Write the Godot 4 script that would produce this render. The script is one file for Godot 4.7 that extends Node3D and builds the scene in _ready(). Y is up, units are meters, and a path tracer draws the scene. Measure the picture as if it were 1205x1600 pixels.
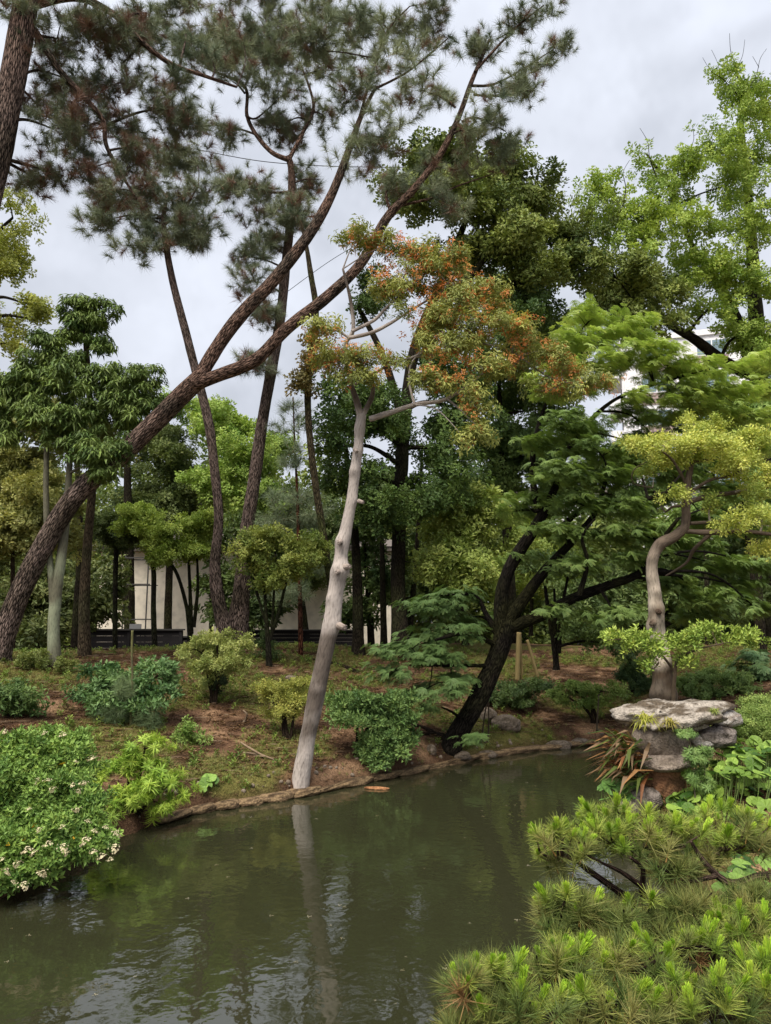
extends Node3D
# A pond in a Japanese garden. x right, y up, -z away from the viewer; the pond's surface is y = 0.

const FOCAL := 1152.0          # focal length in pixels of the 1205 x 1600 photograph
const PITCH := 8.4             # the camera looks up by this many degrees
const EYE := Vector3(0, 2.4, 0)

const SHORE := [[206, 1302], [250, 1284], [296, 1272], [335, 1264], [372, 1258], [410, 1252], [452, 1246], [495, 1240], [540, 1229], [580, 1220], [622, 1212], [664, 1203], [700, 1194], [745, 1186], [790, 1179], [835, 1172], [880, 1167], [930, 1163]]   # the far waterline in the photograph

const LOGS := ["below the lime narrow-leaved shrub", "just past the lime narrow-leaved shrub", "under the three round shore leaves", "past the round shore leaves", "below the forked driftwood root", "between the driftwood root and the pale trunk", "at the foot of the pale trunk", "just past the pale trunk's foot", "behind the floating orange wood", "below the rosette-leaved shrub", "past the rosette-leaved shrub", "at the dark leaning trunk's foot", "below the bare grey sapling stems", "below the big pale boulder", "in front of the flat tan slab", "at the lone thin stem, farthest of all"]

var M := {}
var K := {}                    # leaf cluster meshes
var used := {}
var nz := FastNoiseLite.new()
var nz2 := FastNoiseLite.new()
var pond := PackedVector2Array()   # x, distance ahead

# ------------------------------------------------------------------ places
func ray(px: float, py: float) -> Vector3:
	var p := deg_to_rad(PITCH)
	var f := Vector3(0, sin(p), -cos(p))
	var u := Vector3(0, cos(p), sin(p))
	return f * FOCAL + u * (800.0 - py) + Vector3.RIGHT * (px - 602.5)

func at(px: float, py: float, d: float) -> Vector3:      # the point seen at a pixel, d metres ahead
	var r := ray(px, py)
	return EYE + r * (d / -r.z)

func metres(w: float, d: float) -> float:                # pixels to metres, d metres ahead
	return w * d / FOCAL

func hit(px: float, py: float) -> Vector3:               # where the ground is seen at a pixel
	var d := 3.0
	while d < 45.0:
		var q := at(px, py, d)
		if q.y <= ground_at(q.x, -q.z):
			return q
		d += 0.04
	return at(px, py, 20.0)

func depth(px: float, py: float) -> float:
	return -hit(px, py).z

func pond_distance(x: float, d: float) -> float:         # > 0 on land
	var p := Vector2(x, d)
	var best := 1e9
	var n := pond.size()
	for i in n:
		var a := pond[i]
		var ab := pond[(i + 1) % n] - a
		var t := clampf((p - a).dot(ab) / ab.length_squared(), 0, 1)
		best = minf(best, p.distance_squared_to(a + ab * t))
	best = sqrt(best)
	return -best if Geometry2D.is_point_in_polygon(p, pond) else best

func ground_at(x: float, d: float) -> float:
	var s := pond_distance(x, d) + nz.get_noise_2d(x * 22.0, d * 22.0) * 0.05
	if s < 0.0:
		return maxf(-0.7, -0.1 + s * 1.2)
	var t := clampf(s / 8.6, 0, 1)
	var h := 0.1 + 0.12 * smoothstep(0.0, 0.3, s) + 1.43 * (t * 1.35 - 0.35 * t * t * t)
	h -= 1.0 * smoothstep(9.5, 17.0, s)
	h += nz.get_noise_2d(x * 9.0, d * 9.0) * 0.12 * smoothstep(0.2, 2.0, s) + nz2.get_noise_2d(x * 60.0, d * 60.0) * 0.022
	return h

# ------------------------------------------------------------------ naming
func numbered(called: String) -> String:
	var k: int = used.get(called, 0)
	used[called] = k + 1
	return called if k == 0 else "%s_%03d" % [called, k]

func tag(o: Node, label: String, category := "", group := "", kind := "") -> Node:
	o.set_meta("label", label)
	if category: o.set_meta("category", category)
	if group: o.set_meta("group", group)
	if kind: o.set_meta("kind", kind)
	return o

func thing(called: String, label: String, category: String, where: Vector3, group := "") -> Node3D:
	var o := Node3D.new()
	o.name = numbered(called)
	add_child(o, true)
	o.position = where
	tag(o, label, category, group)
	return o

func part(called: String, mesh: Mesh, m: Material, parent: Node = self) -> MeshInstance3D:
	var o := MeshInstance3D.new()
	o.name = numbered(called) if parent == self else fresh(parent, called)
	o.mesh = mesh
	o.material_override = m
	parent.add_child(o, true)
	return o

func fresh(parent: Node, called: String) -> String:
	var key := "%d/%s" % [parent.get_instance_id(), called]
	var k: int = used.get(key, 0)
	used[key] = k + 1
	return called if k == 0 else "%s_%03d" % [called, k]

func many(called: String, mesh: Mesh, m: Material, places: Array, tints: Array, parent: Node) -> MultiMeshInstance3D:
	var mm := MultiMesh.new()
	mm.transform_format = MultiMesh.TRANSFORM_3D
	mm.use_colors = true
	mm.mesh = mesh
	mm.instance_count = places.size()
	for i in places.size():
		mm.set_instance_transform(i, places[i])
		mm.set_instance_color(i, tints[i])
	var o := MultiMeshInstance3D.new()
	o.name = numbered(called) if parent == self else fresh(parent, called)
	o.multimesh = mm
	o.material_override = m
	parent.add_child(o, true)
	return o

func c(r: float, g: float, b: float) -> Color:          # an sRGB colour as linear values
	return Color(r / 255.0, g / 255.0, b / 255.0).srgb_to_linear()

# ------------------------------------------------------------------ shapes
func smooth(st: SurfaceTool) -> ArrayMesh:
	st.generate_normals()
	return st.commit()

func add_tube(st: SurfaceTool, pts: Array, rad: Array, n: int, lump: float, c1: Color, c2: Color, flare := 0.0, cap := true, c_end = null, swell := []) -> void:
	# a limb along a Catmull-Rom curve; c2 shows in patches
	var P := PackedVector3Array()
	var R := PackedFloat32Array()
	var cnt := pts.size()
	for i in cnt - 1:
		var a: Vector3 = pts[maxi(i - 1, 0)]
		var b: Vector3 = pts[i]
		var d: Vector3 = pts[i + 1]
		var e: Vector3 = pts[mini(i + 2, cnt - 1)]
		var steps := clampi(int(b.distance_to(d) / maxf(0.05, minf(rad[i], 0.25) * 0.9)), 2, 16) if swell.is_empty() else maxi(2, int(b.distance_to(d) / 0.028))
		for k in steps + (1 if i == cnt - 2 else 0):
			var t := float(k) / steps
			P.append(b.cubic_interpolate(d, a, e, t))
			R.append(lerpf(rad[i], rad[i + 1], t))
	var circ := maxf(1.0, roundf(TAU * R[0] / 0.45))
	var along := 0.0
	var N := Vector3.ZERO
	var rings := []
	for i in P.size():
		var T := (P[mini(i + 1, P.size() - 1)] - P[maxi(i - 1, 0)]).normalized()
		if i == 0:
			N = T.cross(Vector3(0.31, 0.22, 0.93)).normalized()
		else:
			along += P[i].distance_to(P[i - 1])
			N = (N - T * N.dot(T)).normalized()
		var B := T.cross(N)
		var r := R[i] * (1.0 + flare * exp(-along / (R[0] * 1.5)))
		var ring := []
		for j in n + 1:
			var an := TAU * (j % n) / n
			var dir := N * cos(an) + B * sin(an)
			var q := P[i] + dir * r
			var w := nz.get_noise_3dv(q * (38.0 / (0.3 + R[0] * 3.0))) * lump + nz2.get_noise_3dv(q * 90.0) * lump * 0.35
			if flare > 0.0:
				w += sin(an * 5.0 + 1.0) * 0.16 * exp(-along / (R[0] * 1.6))
			var near_end: float = smoothstep(0.55, 0.95, float(i) / P.size())
			var bark: Color = c1 if c_end == null else c1.lerp(c_end, near_end)
			var mixed := bark.lerp(c2, smoothstep(-0.05, 0.35, nz.get_noise_3dv(q * 21.0 + Vector3(40, 0, 9)) + 0.5 * nz2.get_noise_3dv(q * 45.0)))
			q += dir * (r * w)
			for e in swell:
				var far: float = (q - e[0]).length_squared() / (e[1] * e[1])
				if far < 6.0:
					q += (dir * 0.75 + (q - P[i]).normalized() * 0.25) * (e[2] * exp(-far))
					mixed = mixed.lerp(c2, 0.45 * exp(-far * 2.5))
			ring.append([q, Vector2(circ * j / n, along / 0.9), mixed])
		rings.append(ring)
	for i in rings.size() - 1:
		for j in n:
			for v in [[i, j], [i + 1, j + 1], [i, j + 1], [i, j], [i + 1, j], [i + 1, j + 1]]:
				var q = rings[v[0]][v[1]]
				st.set_color(q[2])
				st.set_uv(q[1])
				st.add_vertex(q[0])
	if cap:
		var last = rings[-1]
		var mid: Vector3 = P[P.size() - 1]
		for j in n:
			st.set_color(c1); st.set_uv(Vector2.ZERO); st.add_vertex(last[j][0])
			st.set_color(c2 * 0.6); st.set_uv(Vector2.ZERO); st.add_vertex(mid)
			st.set_color(c1); st.set_uv(Vector2.ZERO); st.add_vertex(last[j + 1][0])

func tool_() -> SurfaceTool:
	var st := SurfaceTool.new()
	st.begin(Mesh.PRIMITIVE_TRIANGLES)
	return st

func tube(pts: Array, rad: Array, n: int, lump: float, c1: Color, c2: Color, flare := 0.0, c_end = null, swell := []) -> ArrayMesh:
	var st := tool_()
	add_tube(st, pts, rad, n, lump, c1, c2, flare, true, c_end, swell)
	return smooth(st)

func add_box(st: SurfaceTool, lo: Vector3, hi: Vector3, turn := Basis(), move := Vector3.ZERO) -> void:
	var q := []
	for i in 8:
		q.append(turn * Vector3(hi.x if i & 1 else lo.x, hi.y if i & 2 else lo.y, hi.z if i & 4 else lo.z) + move)
	for f in [[0, 2, 3, 1], [4, 5, 7, 6], [0, 4, 6, 2], [1, 3, 7, 5], [0, 1, 5, 4], [2, 6, 7, 3]]:
		for k in [0, 1, 2, 0, 2, 3]:
			st.set_smooth_group(-1)
			st.add_vertex(q[f[k]])

func box(lo: Vector3, hi: Vector3) -> ArrayMesh:
	var st := tool_()
	add_box(st, lo, hi)
	return smooth(st)

func rock(size: Vector3, sd: int, rough := 0.35, flat := 0.0, c1 := Color.WHITE, c2 := Color.WHITE, seg := 36) -> ArrayMesh:
	var s := SphereMesh.new()
	s.radius = 1.0
	s.height = 2.0
	s.radial_segments = seg
	s.rings = seg / 2
	var a := s.get_mesh_arrays()
	var v: PackedVector3Array = a[Mesh.ARRAY_VERTEX]
	var col := PackedColorArray()
	var off := Vector3(sd * 13.7, sd * 5.1, sd * 9.3)
	var cell := FastNoiseLite.new()
	cell.noise_type = FastNoiseLite.TYPE_CELLULAR
	cell.cellular_return_type = FastNoiseLite.RETURN_DISTANCE
	cell.frequency = 0.9
	cell.seed = sd
	for i in v.size():
		var q := v[i]
		var w := 1.0 + rough * (nz.get_noise_3dv(q * 28.0 + off) + 0.6 * cell.get_noise_3dv(q + off) + 0.3 * nz2.get_noise_3dv(q * 60.0 + off) + 0.12 * nz2.get_noise_3dv(q * 190.0 + off))
		q *= w
		if flat > 0.0:
			q.y = signf(q.y) * minf(absf(q.y), 1.0 - flat) / (1.0 - flat)
		v[i] = q * size
		col.append(c1.lerp(c2, smoothstep(-0.06, 0.16, nz.get_noise_3dv(v[i] / size * 75.0 + off) + 0.5 * nz2.get_noise_3dv(v[i] / size * 160.0 + off))))
	a[Mesh.ARRAY_VERTEX] = v
	a[Mesh.ARRAY_COLOR] = col
	a[Mesh.ARRAY_NORMAL] = null
	a[Mesh.ARRAY_TANGENT] = null
	var m := ArrayMesh.new()
	m.add_surface_from_arrays(Mesh.PRIMITIVE_TRIANGLES, a)
	var st := SurfaceTool.new()
	st.create_from(m, 0)
	st.generate_normals()
	return st.commit()

# leaf geometry goes into flat arrays: faceted, seen from both sides
class Leaves:
	var v := PackedVector3Array()
	var col := PackedColorArray()
	func tri(a: Vector3, b: Vector3, d: Vector3, k: Color) -> void:
		v.append(a); v.append(b); v.append(d)
		col.append(k); col.append(k); col.append(k)
	func leaf(base: Vector3, dir: Vector3, up: Vector3, length: float, width: float, droop: float, k: Color) -> void:
		var side := dir.cross(up).normalized()
		var nrm := side.cross(dir).normalized()
		var m := base + dir * length * 0.45 - nrm * width * 0.18
		var l := base + dir * length * 0.42 - side * width * 0.5 + nrm * width * 0.1
		var r := base + dir * length * 0.42 + side * width * 0.5 + nrm * width * 0.1
		var t := base + dir * length - Vector3(0, droop * length, 0)
		tri(base, l, m, k); tri(base, m, r, k); tri(l, t, m, k); tri(m, t, r, k)
	func blade(base: Vector3, dir: Vector3, up: Vector3, length: float, width: float, droop: float, k: Color) -> void:
		var side := dir.cross(up).normalized() * width * 0.5
		var m := base + dir * length * 0.55 - Vector3(0, droop * length * 0.2, 0)
		var t := base + dir * length - Vector3(0, droop * length, 0)
		tri(base - side * 0.6, m - side, m + side, k); tri(base - side * 0.6, m + side, base + side * 0.6, k); tri(m - side, t, m + side, k)
	func done() -> ArrayMesh:
		var a := []
		a.resize(Mesh.ARRAY_MAX)
		a[Mesh.ARRAY_VERTEX] = v
		a[Mesh.ARRAY_COLOR] = col
		var m := ArrayMesh.new()
		m.add_surface_from_arrays(Mesh.PRIMITIVE_TRIANGLES, a)
		return m

func rng(sd: int) -> RandomNumberGenerator:
	var r := RandomNumberGenerator.new()
	r.seed = sd
	return r

func rdir(r: RandomNumberGenerator) -> Vector3:
	var z := r.randf_range(-1, 1)
	var a := r.randf() * TAU
	var s := sqrt(1.0 - z * z)
	return Vector3(s * cos(a), z, s * sin(a))

func upright(y: Vector3, roll: float) -> Basis:
	y = y.normalized()
	var x := y.cross(Vector3(0.31, 0.17, 0.93)).normalized()
	return Basis(x, y, x.cross(y)).rotated(y, roll)

func tone(r: RandomNumberGenerator, spread: float) -> Color:
	var k := 1.0 + r.randf_range(-spread, spread)
	return Color(k * (1.0 + r.randf_range(-0.12, 0.12)), k, k * (1.0 + r.randf_range(-0.15, 0.15)))

func cluster_leafy(sd: int, n: int, length: float, ratio: float, lift: float, droop: float, tips := Color.WHITE, tip_share := 0.0) -> ArrayMesh:
	# a twig about one unit across with leaves all round it
	var r := rng(sd)
	var g := Leaves.new()
	for i in n:
		var t := (i + 0.5) / n
		var a := i * 2.4 + r.randf() * 0.7
		var dir := Vector3(cos(a), lift * (0.25 + t) + r.randf_range(-0.35, 0.35), sin(a)).normalized()
		var base := Vector3(r.randf_range(-0.22, 0.22), t * 0.55 - 0.2, r.randf_range(-0.22, 0.22)) + dir * 0.06
		var k := tone(r, 0.22)
		if r.randf() < tip_share * (0.3 + 1.4 * t):
			k = tips * tone(r, 0.25)
		g.leaf(base, dir, (Vector3.UP + rdir(r) * 0.7).normalized(), length * r.randf_range(0.7, 1.2), length * ratio * r.randf_range(0.8, 1.15), droop * r.randf_range(0.3, 1.3), k)
	return g.done()

func cluster_pine(sd: int, n: int, length: float, width: float, spread: float) -> ArrayMesh:
	var r := rng(sd)
	var g := Leaves.new()
	for i in n:
		var t := r.randf()
		var a := r.randf() * TAU
		var tilt := r.randf_range(0.15, spread) * (1.15 - 0.6 * t)
		var dir := Vector3(sin(tilt) * cos(a), cos(tilt), sin(tilt) * sin(a))
		var base := Vector3(r.randf_range(-0.01, 0.01), t * 0.32 - 0.2, r.randf_range(-0.01, 0.01))
		var side := dir.cross(rdir(r)).normalized() * width * 0.5
		var tip := base + dir * length * r.randf_range(0.75, 1.1) - Vector3(0, 0.06 * length, 0)
		g.tri(base - side, tip, base + side, tone(r, 0.3))
	for i in 3:      # the woody shoot
		var a := i * TAU / 3.0
		var b := a + TAU / 3.0
		g.tri(Vector3(cos(a), 0, sin(a)) * 0.014 + Vector3(0, -0.32, 0), Vector3(0, 0.16, 0), Vector3(cos(b), 0, sin(b)) * 0.014 + Vector3(0, -0.32, 0), Color(0.9, 0.5, 0.45))
	return g.done()

func cluster_frond(sd: int, fronds: int, pairs: int) -> ArrayMesh:
	# flat sprays of fern-like leaves fanning out along +z
	var r := rng(sd)
	var g := Leaves.new()
	for f in fronds:
		var yaw := (float(f) / maxf(1.0, fronds - 1) - 0.5) * 1.9 + r.randf_range(-0.2, 0.2)
		var fwd := Vector3(sin(yaw), r.randf_range(-0.05, 0.22), cos(yaw)).normalized()
		var side := fwd.cross(Vector3.UP).normalized()
		var length := r.randf_range(0.65, 1.0)
		var k := tone(r, 0.18)
		for i in pairs:
			var t := (i + 0.7) / pairs
			var q := fwd * (t * length) - Vector3(0, 0.28 * t * t * length, 0)
			var ll := 0.25 * length * (1.05 - 0.75 * absf(t - 0.35))
			for s in [-1.0, 1.0]:
				var dir: Vector3 = (side * s + fwd * 0.55 - Vector3(0, 0.18, 0)).normalized()
				var w: Vector3 = dir.cross(Vector3.UP).normalized() * (0.5 * length / pairs)
				var tip: Vector3 = q + dir * ll
				var mid: Vector3 = q + dir * ll * 0.5
				g.tri(q, mid - w, mid + w, k); g.tri(mid - w, tip, mid + w, k)
	return g.done()

func cluster_strap(sd: int, n: int, length: float, width: float, rise: float, droop: float) -> ArrayMesh:
	var r := rng(sd)
	var g := Leaves.new()
	for i in n:
		var a := i * 2.4 + r.randf()
		var dir := Vector3(cos(a), rise * r.randf_range(0.2, 1.5), sin(a)).normalized()
		g.blade(Vector3(r.randf_range(-0.04, 0.04), r.randf_range(-0.2, 0.2), r.randf_range(-0.04, 0.04)), dir, Vector3.UP, length * r.randf_range(0.6, 1.1), width, droop * r.randf_range(0.4, 1.2), tone(r, 0.22))
	return g.done()

func cluster_flower(sd: int) -> ArrayMesh:
	var r := rng(sd)
	var g := Leaves.new()
	for i in 34:
		var d := rdir(r)
		d.y = absf(d.y) * 0.6
		var q := d * r.randf_range(0.15, 0.5)
		var u := upright(d + Vector3.UP * 0.6, r.randf() * TAU)
		var s := r.randf_range(0.05, 0.09)
		var k := c(214, 202, 166) * r.randf_range(0.75, 1.05)
		g.tri(q + u.x * s, q + u.z * s, q - u.x * s, k)
		g.tri(q + u.x * s, q - u.x * s, q - u.z * s, k)
	return g.done()

# ------------------------------------------------------------------ plants
func limb_points(spec: Array) -> Array:      # [depth at start, depth at end, px, py, width in pixels, ...]
	var n := (spec.size() - 2) / 3
	var pts := []
	var rad := []
	for i in n:
		var t := float(i) / maxf(1.0, n - 1)
		var d := lerpf(spec[0], spec[1], t)
		pts.append(at(spec[2 + i * 3], spec[3 + i * 3], d))
		rad.append(maxf(0.006, metres(spec[4 + i * 3], d) * 0.39))
	return [pts, rad]

func tree(called: String, label: String, category: String, group: String, limbs: Array, crowns: Array, look: Dictionary) -> Node3D:
	# limbs: the trunk first; crowns: {kind, mat, rc, per, size, dens, a, b, mode, blobs: [[px, py, rx, ry, depth], ...]}
	var r := rng(hash(label))
	var trunk := limb_points(limbs[0])
	var base: Vector3 = trunk[0][0]
	var root := thing(called, label, category, base, group)
	var c1: Color = look.c1
	var c2: Color = look.c2
	var bark: Material = look.bark
	var nodes := []                 # skeleton samples: point, radius
	var first := true
	for spec in limbs:
		var lp := limb_points(spec)
		var pts: Array = lp[0]
		var rad: Array = lp[1]
		for i in pts.size():
			pts[i] -= base
		for i in pts.size() - 1:
			for k in 4:
				nodes.append([pts[i].lerp(pts[i + 1], k / 4.0), lerpf(rad[i], rad[i + 1], k / 4.0)])
		nodes.append([pts[-1], rad[-1]])
		if first and look.get("rooted", true):
			pts.push_front(pts[0] + Vector3(0, -0.35, 0) - (pts[1] - pts[0]).normalized() * Vector3(0.15, 0, 0.15))
			rad.push_front(rad[0])
		var big: bool = rad[0] > 0.05
		var swell := []
		if first:
			for e in look.get("swell", []):      # [px, py, reach, height], in pixels
				var dz: float = spec[0] - metres(12.0, spec[0])
				swell.append([at(e[0], e[1], dz) - base, metres(e[2], dz), metres(e[3], dz)])
		part("trunk" if first else "branch", tube(pts, rad, (32 if swell else 20 if rad[0] > 0.11 else 14) if big else 8, look.get("lump", 0.12), c1 if first else look.get("c1b", c1), c2, look.get("flare", 0.35) if first and look.get("rooted", true) else 0.0, look.get("c1b") if first else null, swell), bark, root)
		first = false
	var twigs := tool_()
	var has_twigs := false
	for cr in crowns:
		var places := []
		var tints := []
		var mode: int = cr.get("mode", 0)
		for b in cr.blobs:
			var d: float = b[4]
			var mid := at(b[0], b[1], d) - base
			var R := Vector3(metres(b[2], d), metres(b[3], d), metres(b[2], d) * cr.get("deep", 0.9))
			var near = nearest(nodes, mid)
			var arm := []
			var mine := []
			if near[0].distance_to(mid) > 0.1 and cr.get("arms", true):
				var bend: Vector3 = near[0].lerp(mid, 0.5) + Vector3(r.randf_range(-0.1, 0.1), r.randf_range(-0.02, 0.16), r.randf_range(-0.1, 0.1)) * near[0].distance_to(mid)
				var r0: float = minf(near[1] * 0.7, look.get("arm", 0.05))
				add_tube(twigs, [near[0], bend, mid], [r0, r0 * 0.65, r0 * 0.3], 6, 0.1, c1, c2, 0.0, false)
				has_twigs = true
				for k in 5:
					mine.append([near[0].bezier_interpolate(bend, bend, mid, 0.3 + k * 0.17), r0 * 0.5])
			mine.append([mid, 0.01])
			var rc: float = cr.rc
			var k: int = maxi(2, int(cr.get("full", 2.4) * cr.dens * (R.x * R.y + R.x * R.z + R.y * R.z) / (3.0 * rc * rc)))
			for i in k:
				var q := rdir(r) * pow(r.randf(), 0.42)
				if mode == 3 or mode == 2:
					q.y = q.y * 0.9
				var spot := mid + q * R
				var shade: float = r.randf()
				var cs := rc * r.randf_range(0.65, 1.25)
				if r.randf() < cr.get("twigs", 0.5) * 0.5:
					var from = nearest(mine, spot)
					add_tube(twigs, [from[0], from[0].lerp(spot, 0.5) + Vector3(0, r.randf_range(-0.05, 0.1), 0), spot], [0.011, 0.008, 0.004], 4, 0.0, c1, c2, 0.0, false)
					has_twigs = true
				for j in cr.per:
					var o := rdir(r) * pow(r.randf(), 0.5)
					o.y *= 0.55
					var y: Vector3
					var bs: Basis
					match mode:
						0: bs = upright(o * 0.9 + Vector3.UP * 0.5 + rdir(r) * 0.45, r.randf() * TAU)
						1: bs = upright(Vector3.UP + rdir(r) * 0.25 + o * 0.3, r.randf() * TAU)
						2:
							var out := Vector3(spot.x, 0, spot.z).normalized() + Vector3(o.x, 0, o.z) * 1.3 + rdir(r) * 0.3
							bs = Basis(Vector3.UP, atan2(out.x, out.z)) * Basis.from_euler(Vector3(r.randf_range(0.0, 0.85), 0, r.randf_range(-0.4, 0.4)))
						3: bs = upright(Vector3(o.x, 0.3 + absf(o.y) * 0.4, o.z) + rdir(r) * 0.55, r.randf() * TAU)
					var s: float = cr.size * r.randf_range(0.7, 1.25)
					places.append(Transform3D(bs.scaled(Vector3.ONE * s), spot + o * cs))
					var mix := clampf(shade * 0.6 + r.randf() * 0.5 - 0.05, 0, 1)
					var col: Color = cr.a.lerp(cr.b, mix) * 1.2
					col = col.lerp(grey(col.get_luminance()), 0.06)
					if cr.has("dead") and r.randf() < cr.dead[1]:
						col = cr.dead[0]
					tints.append(col)
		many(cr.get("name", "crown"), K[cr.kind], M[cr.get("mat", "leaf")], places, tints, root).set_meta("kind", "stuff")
	if has_twigs:
		part("twigs", smooth(twigs), bark, root)
	return root

func nearest(nodes: Array, q: Vector3) -> Array:
	var best := 1e9
	var found: Array = nodes[0]
	for n in nodes:
		var cost: float = n[0].distance_to(q) + maxf(0.0, n[0].y - q.y) * 0.8
		if cost < best:
			best = cost
			found = n
	return found

func wild(x0: float, y0: float, x1: float, y1: float, n: int, rx: float, ry: float, d0: float, d1: float, sd: int) -> Array:   # loose blobs over a stretch
	var r := rng(sd)
	var out := []
	for i in n:
		out.append([r.randf_range(x0, x1), r.randf_range(y0, y1), rx * r.randf_range(0.7, 1.2), ry * r.randf_range(0.7, 1.2), r.randf_range(d0, d1)])
	return out

# ------------------------------------------------------------------ materials
func noise_tex(kind: int, freq: float, ramp: Array, sd: int, size := 512, fractal := FastNoiseLite.FRACTAL_FBM, oct := 5, warp := 0.0, ret := FastNoiseLite.RETURN_DISTANCE2_SUB, normal := false, bump := 6.0) -> NoiseTexture2D:
	var n := FastNoiseLite.new()
	n.noise_type = kind
	n.frequency = freq
	n.seed = sd
	n.fractal_type = fractal
	n.fractal_octaves = oct
	n.cellular_return_type = ret
	if warp > 0.0:
		n.domain_warp_enabled = true
		n.domain_warp_amplitude = warp
		n.domain_warp_frequency = freq * 1.5
	var t := NoiseTexture2D.new()
	t.width = size
	t.height = size
	t.seamless = true
	t.noise = n
	if normal:
		t.as_normal_map = true
		t.bump_strength = bump
	elif ramp:
		var g := Gradient.new()
		var offs := PackedFloat32Array()
		var cols := PackedColorArray()
		for e in ramp:
			offs.append(e[0])
			cols.append(e[1])
		g.offsets = offs
		g.colors = cols
		t.color_ramp = g
	return t

func grey(v: float) -> Color:
	return Color(v, v, v)

func mat(called: String, albedo: Color, rough: float, spec := 0.4) -> StandardMaterial3D:
	var m := StandardMaterial3D.new()
	m.resource_name = called
	m.albedo_color = albedo
	m.roughness = rough
	m.metallic_specular = spec
	M[called] = m
	return m

func make_materials() -> void:
	for s in [["leaf", 0.55, 0.4, 0.75], ["gloss", 0.46, 0.3, 0.55], ["needle", 0.6, 0.35, 0.45], ["soft", 0.75, 0.25, 0.6]]:
		var m := mat(s[0], Color.WHITE, s[1], s[2])
		m.vertex_color_use_as_albedo = true
		m.backlight_enabled = true
		m.backlight = Color(s[3], s[3], s[3] * 0.8)
	var plates := noise_tex(FastNoiseLite.TYPE_CELLULAR, 0.024, [[0.0, grey(0.12)], [0.14, grey(0.36)], [0.34, grey(0.8)], [0.7, grey(1.0)], [1.0, grey(1.0)]], 3, 512, FastNoiseLite.FRACTAL_FBM, 3, 22.0)
	var plates_h := noise_tex(FastNoiseLite.TYPE_CELLULAR, 0.024, [[0.0, grey(0.0)], [0.3, grey(0.7)], [1.0, grey(1.0)]], 3, 512, FastNoiseLite.FRACTAL_FBM, 3, 22.0)
	var m := mat("bark_pine", Color.WHITE, 0.92, 0.2)
	m.vertex_color_use_as_albedo = true
	m.albedo_texture = plates
	m.heightmap_enabled = true
	m.heightmap_texture = plates_h
	m.heightmap_scale = 6.0
	m.uv1_scale = Vector3(1, 0.42, 1)
	var fine := noise_tex(FastNoiseLite.TYPE_SIMPLEX_SMOOTH, 0.02, [[0.0, grey(0.5)], [0.24, grey(0.82)], [0.5, grey(0.93)], [1.0, grey(1.0)]], 8, 512, FastNoiseLite.FRACTAL_FBM, 6, 10.0)
	var fine_h := noise_tex(FastNoiseLite.TYPE_SIMPLEX_SMOOTH, 0.05, [], 9, 512, FastNoiseLite.FRACTAL_FBM, 6)
	m = mat("bark_smooth", Color.WHITE, 0.85, 0.25)
	m.vertex_color_use_as_albedo = true
	m.albedo_texture = fine
	m.heightmap_enabled = true
	m.heightmap_texture = fine_h
	m.heightmap_scale = 0.6
	m.uv1_scale = Vector3(1, 0.55, 1)
	var ridge := noise_tex(FastNoiseLite.TYPE_SIMPLEX_SMOOTH, 0.022, [[0.0, grey(1.0)], [0.45, grey(0.8)], [0.75, grey(0.4)], [1.0, grey(0.2)]], 12, 512, FastNoiseLite.FRACTAL_RIDGED, 4, 16.0)
	var ridge_h := noise_tex(FastNoiseLite.TYPE_SIMPLEX_SMOOTH, 0.022, [[0.0, grey(1.0)], [1.0, grey(0.0)]], 12, 512, FastNoiseLite.FRACTAL_RIDGED, 4, 16.0)
	m = mat("bark_rough", Color.WHITE, 0.92, 0.2)
	m.vertex_color_use_as_albedo = true
	m.albedo_texture = ridge
	m.heightmap_enabled = true
	m.heightmap_texture = ridge_h
	m.heightmap_scale = 3.0
	m.uv1_scale = Vector3(1, 0.4, 1)
	m = mat("soil", Color.WHITE, 0.95, 0.15)
	m.vertex_color_use_as_albedo = true
	m.albedo_texture = noise_tex(FastNoiseLite.TYPE_SIMPLEX_SMOOTH, 0.03, [[0.0, grey(0.5)], [0.4, grey(0.78)], [0.62, grey(1.0)], [1.0, grey(1.0)]], 21, 1024, FastNoiseLite.FRACTAL_FBM, 7)
	m.heightmap_enabled = true
	m.heightmap_texture = noise_tex(FastNoiseLite.TYPE_SIMPLEX_SMOOTH, 0.05, [], 22, 1024, FastNoiseLite.FRACTAL_FBM, 6)
	m.heightmap_scale = 3.0
	m.uv1_triplanar = true
	m.uv1_world_triplanar = true
	m.uv1_scale = Vector3(0.8, 0.8, 0.8)
	m = mat("stone", Color.WHITE, 0.88, 0.3)
	m.vertex_color_use_as_albedo = true
	m.uv1_triplanar = true
	m.albedo_texture = noise_tex(FastNoiseLite.TYPE_SIMPLEX_SMOOTH, 0.03, [[0.0, grey(0.45)], [0.3, grey(0.78)], [0.5, grey(0.9)], [0.7, grey(1.0)], [1.0, grey(1.0)]], 31, 512, FastNoiseLite.FRACTAL_FBM, 7)
	m.heightmap_enabled = true
	m.heightmap_texture = fine_h
	m.heightmap_scale = 1.6
	m.uv1_scale = Vector3(1.7, 1.7, 1.7)
	m = mat("water", Color8(46, 47, 31), 0.02, 0.62)
	m.normal_enabled = true
	m.normal_texture = noise_tex(FastNoiseLite.TYPE_SIMPLEX_SMOOTH, 0.012, [], 41, 1024, FastNoiseLite.FRACTAL_FBM, 3, 12.0, FastNoiseLite.RETURN_DISTANCE2_SUB, true, 5.0)
	m.normal_scale = 0.13
	m.uv1_scale = Vector3(0.4, 0.4, 1)
	mat("board", Color8(46, 44, 46), 0.8, 0.25)
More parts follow.
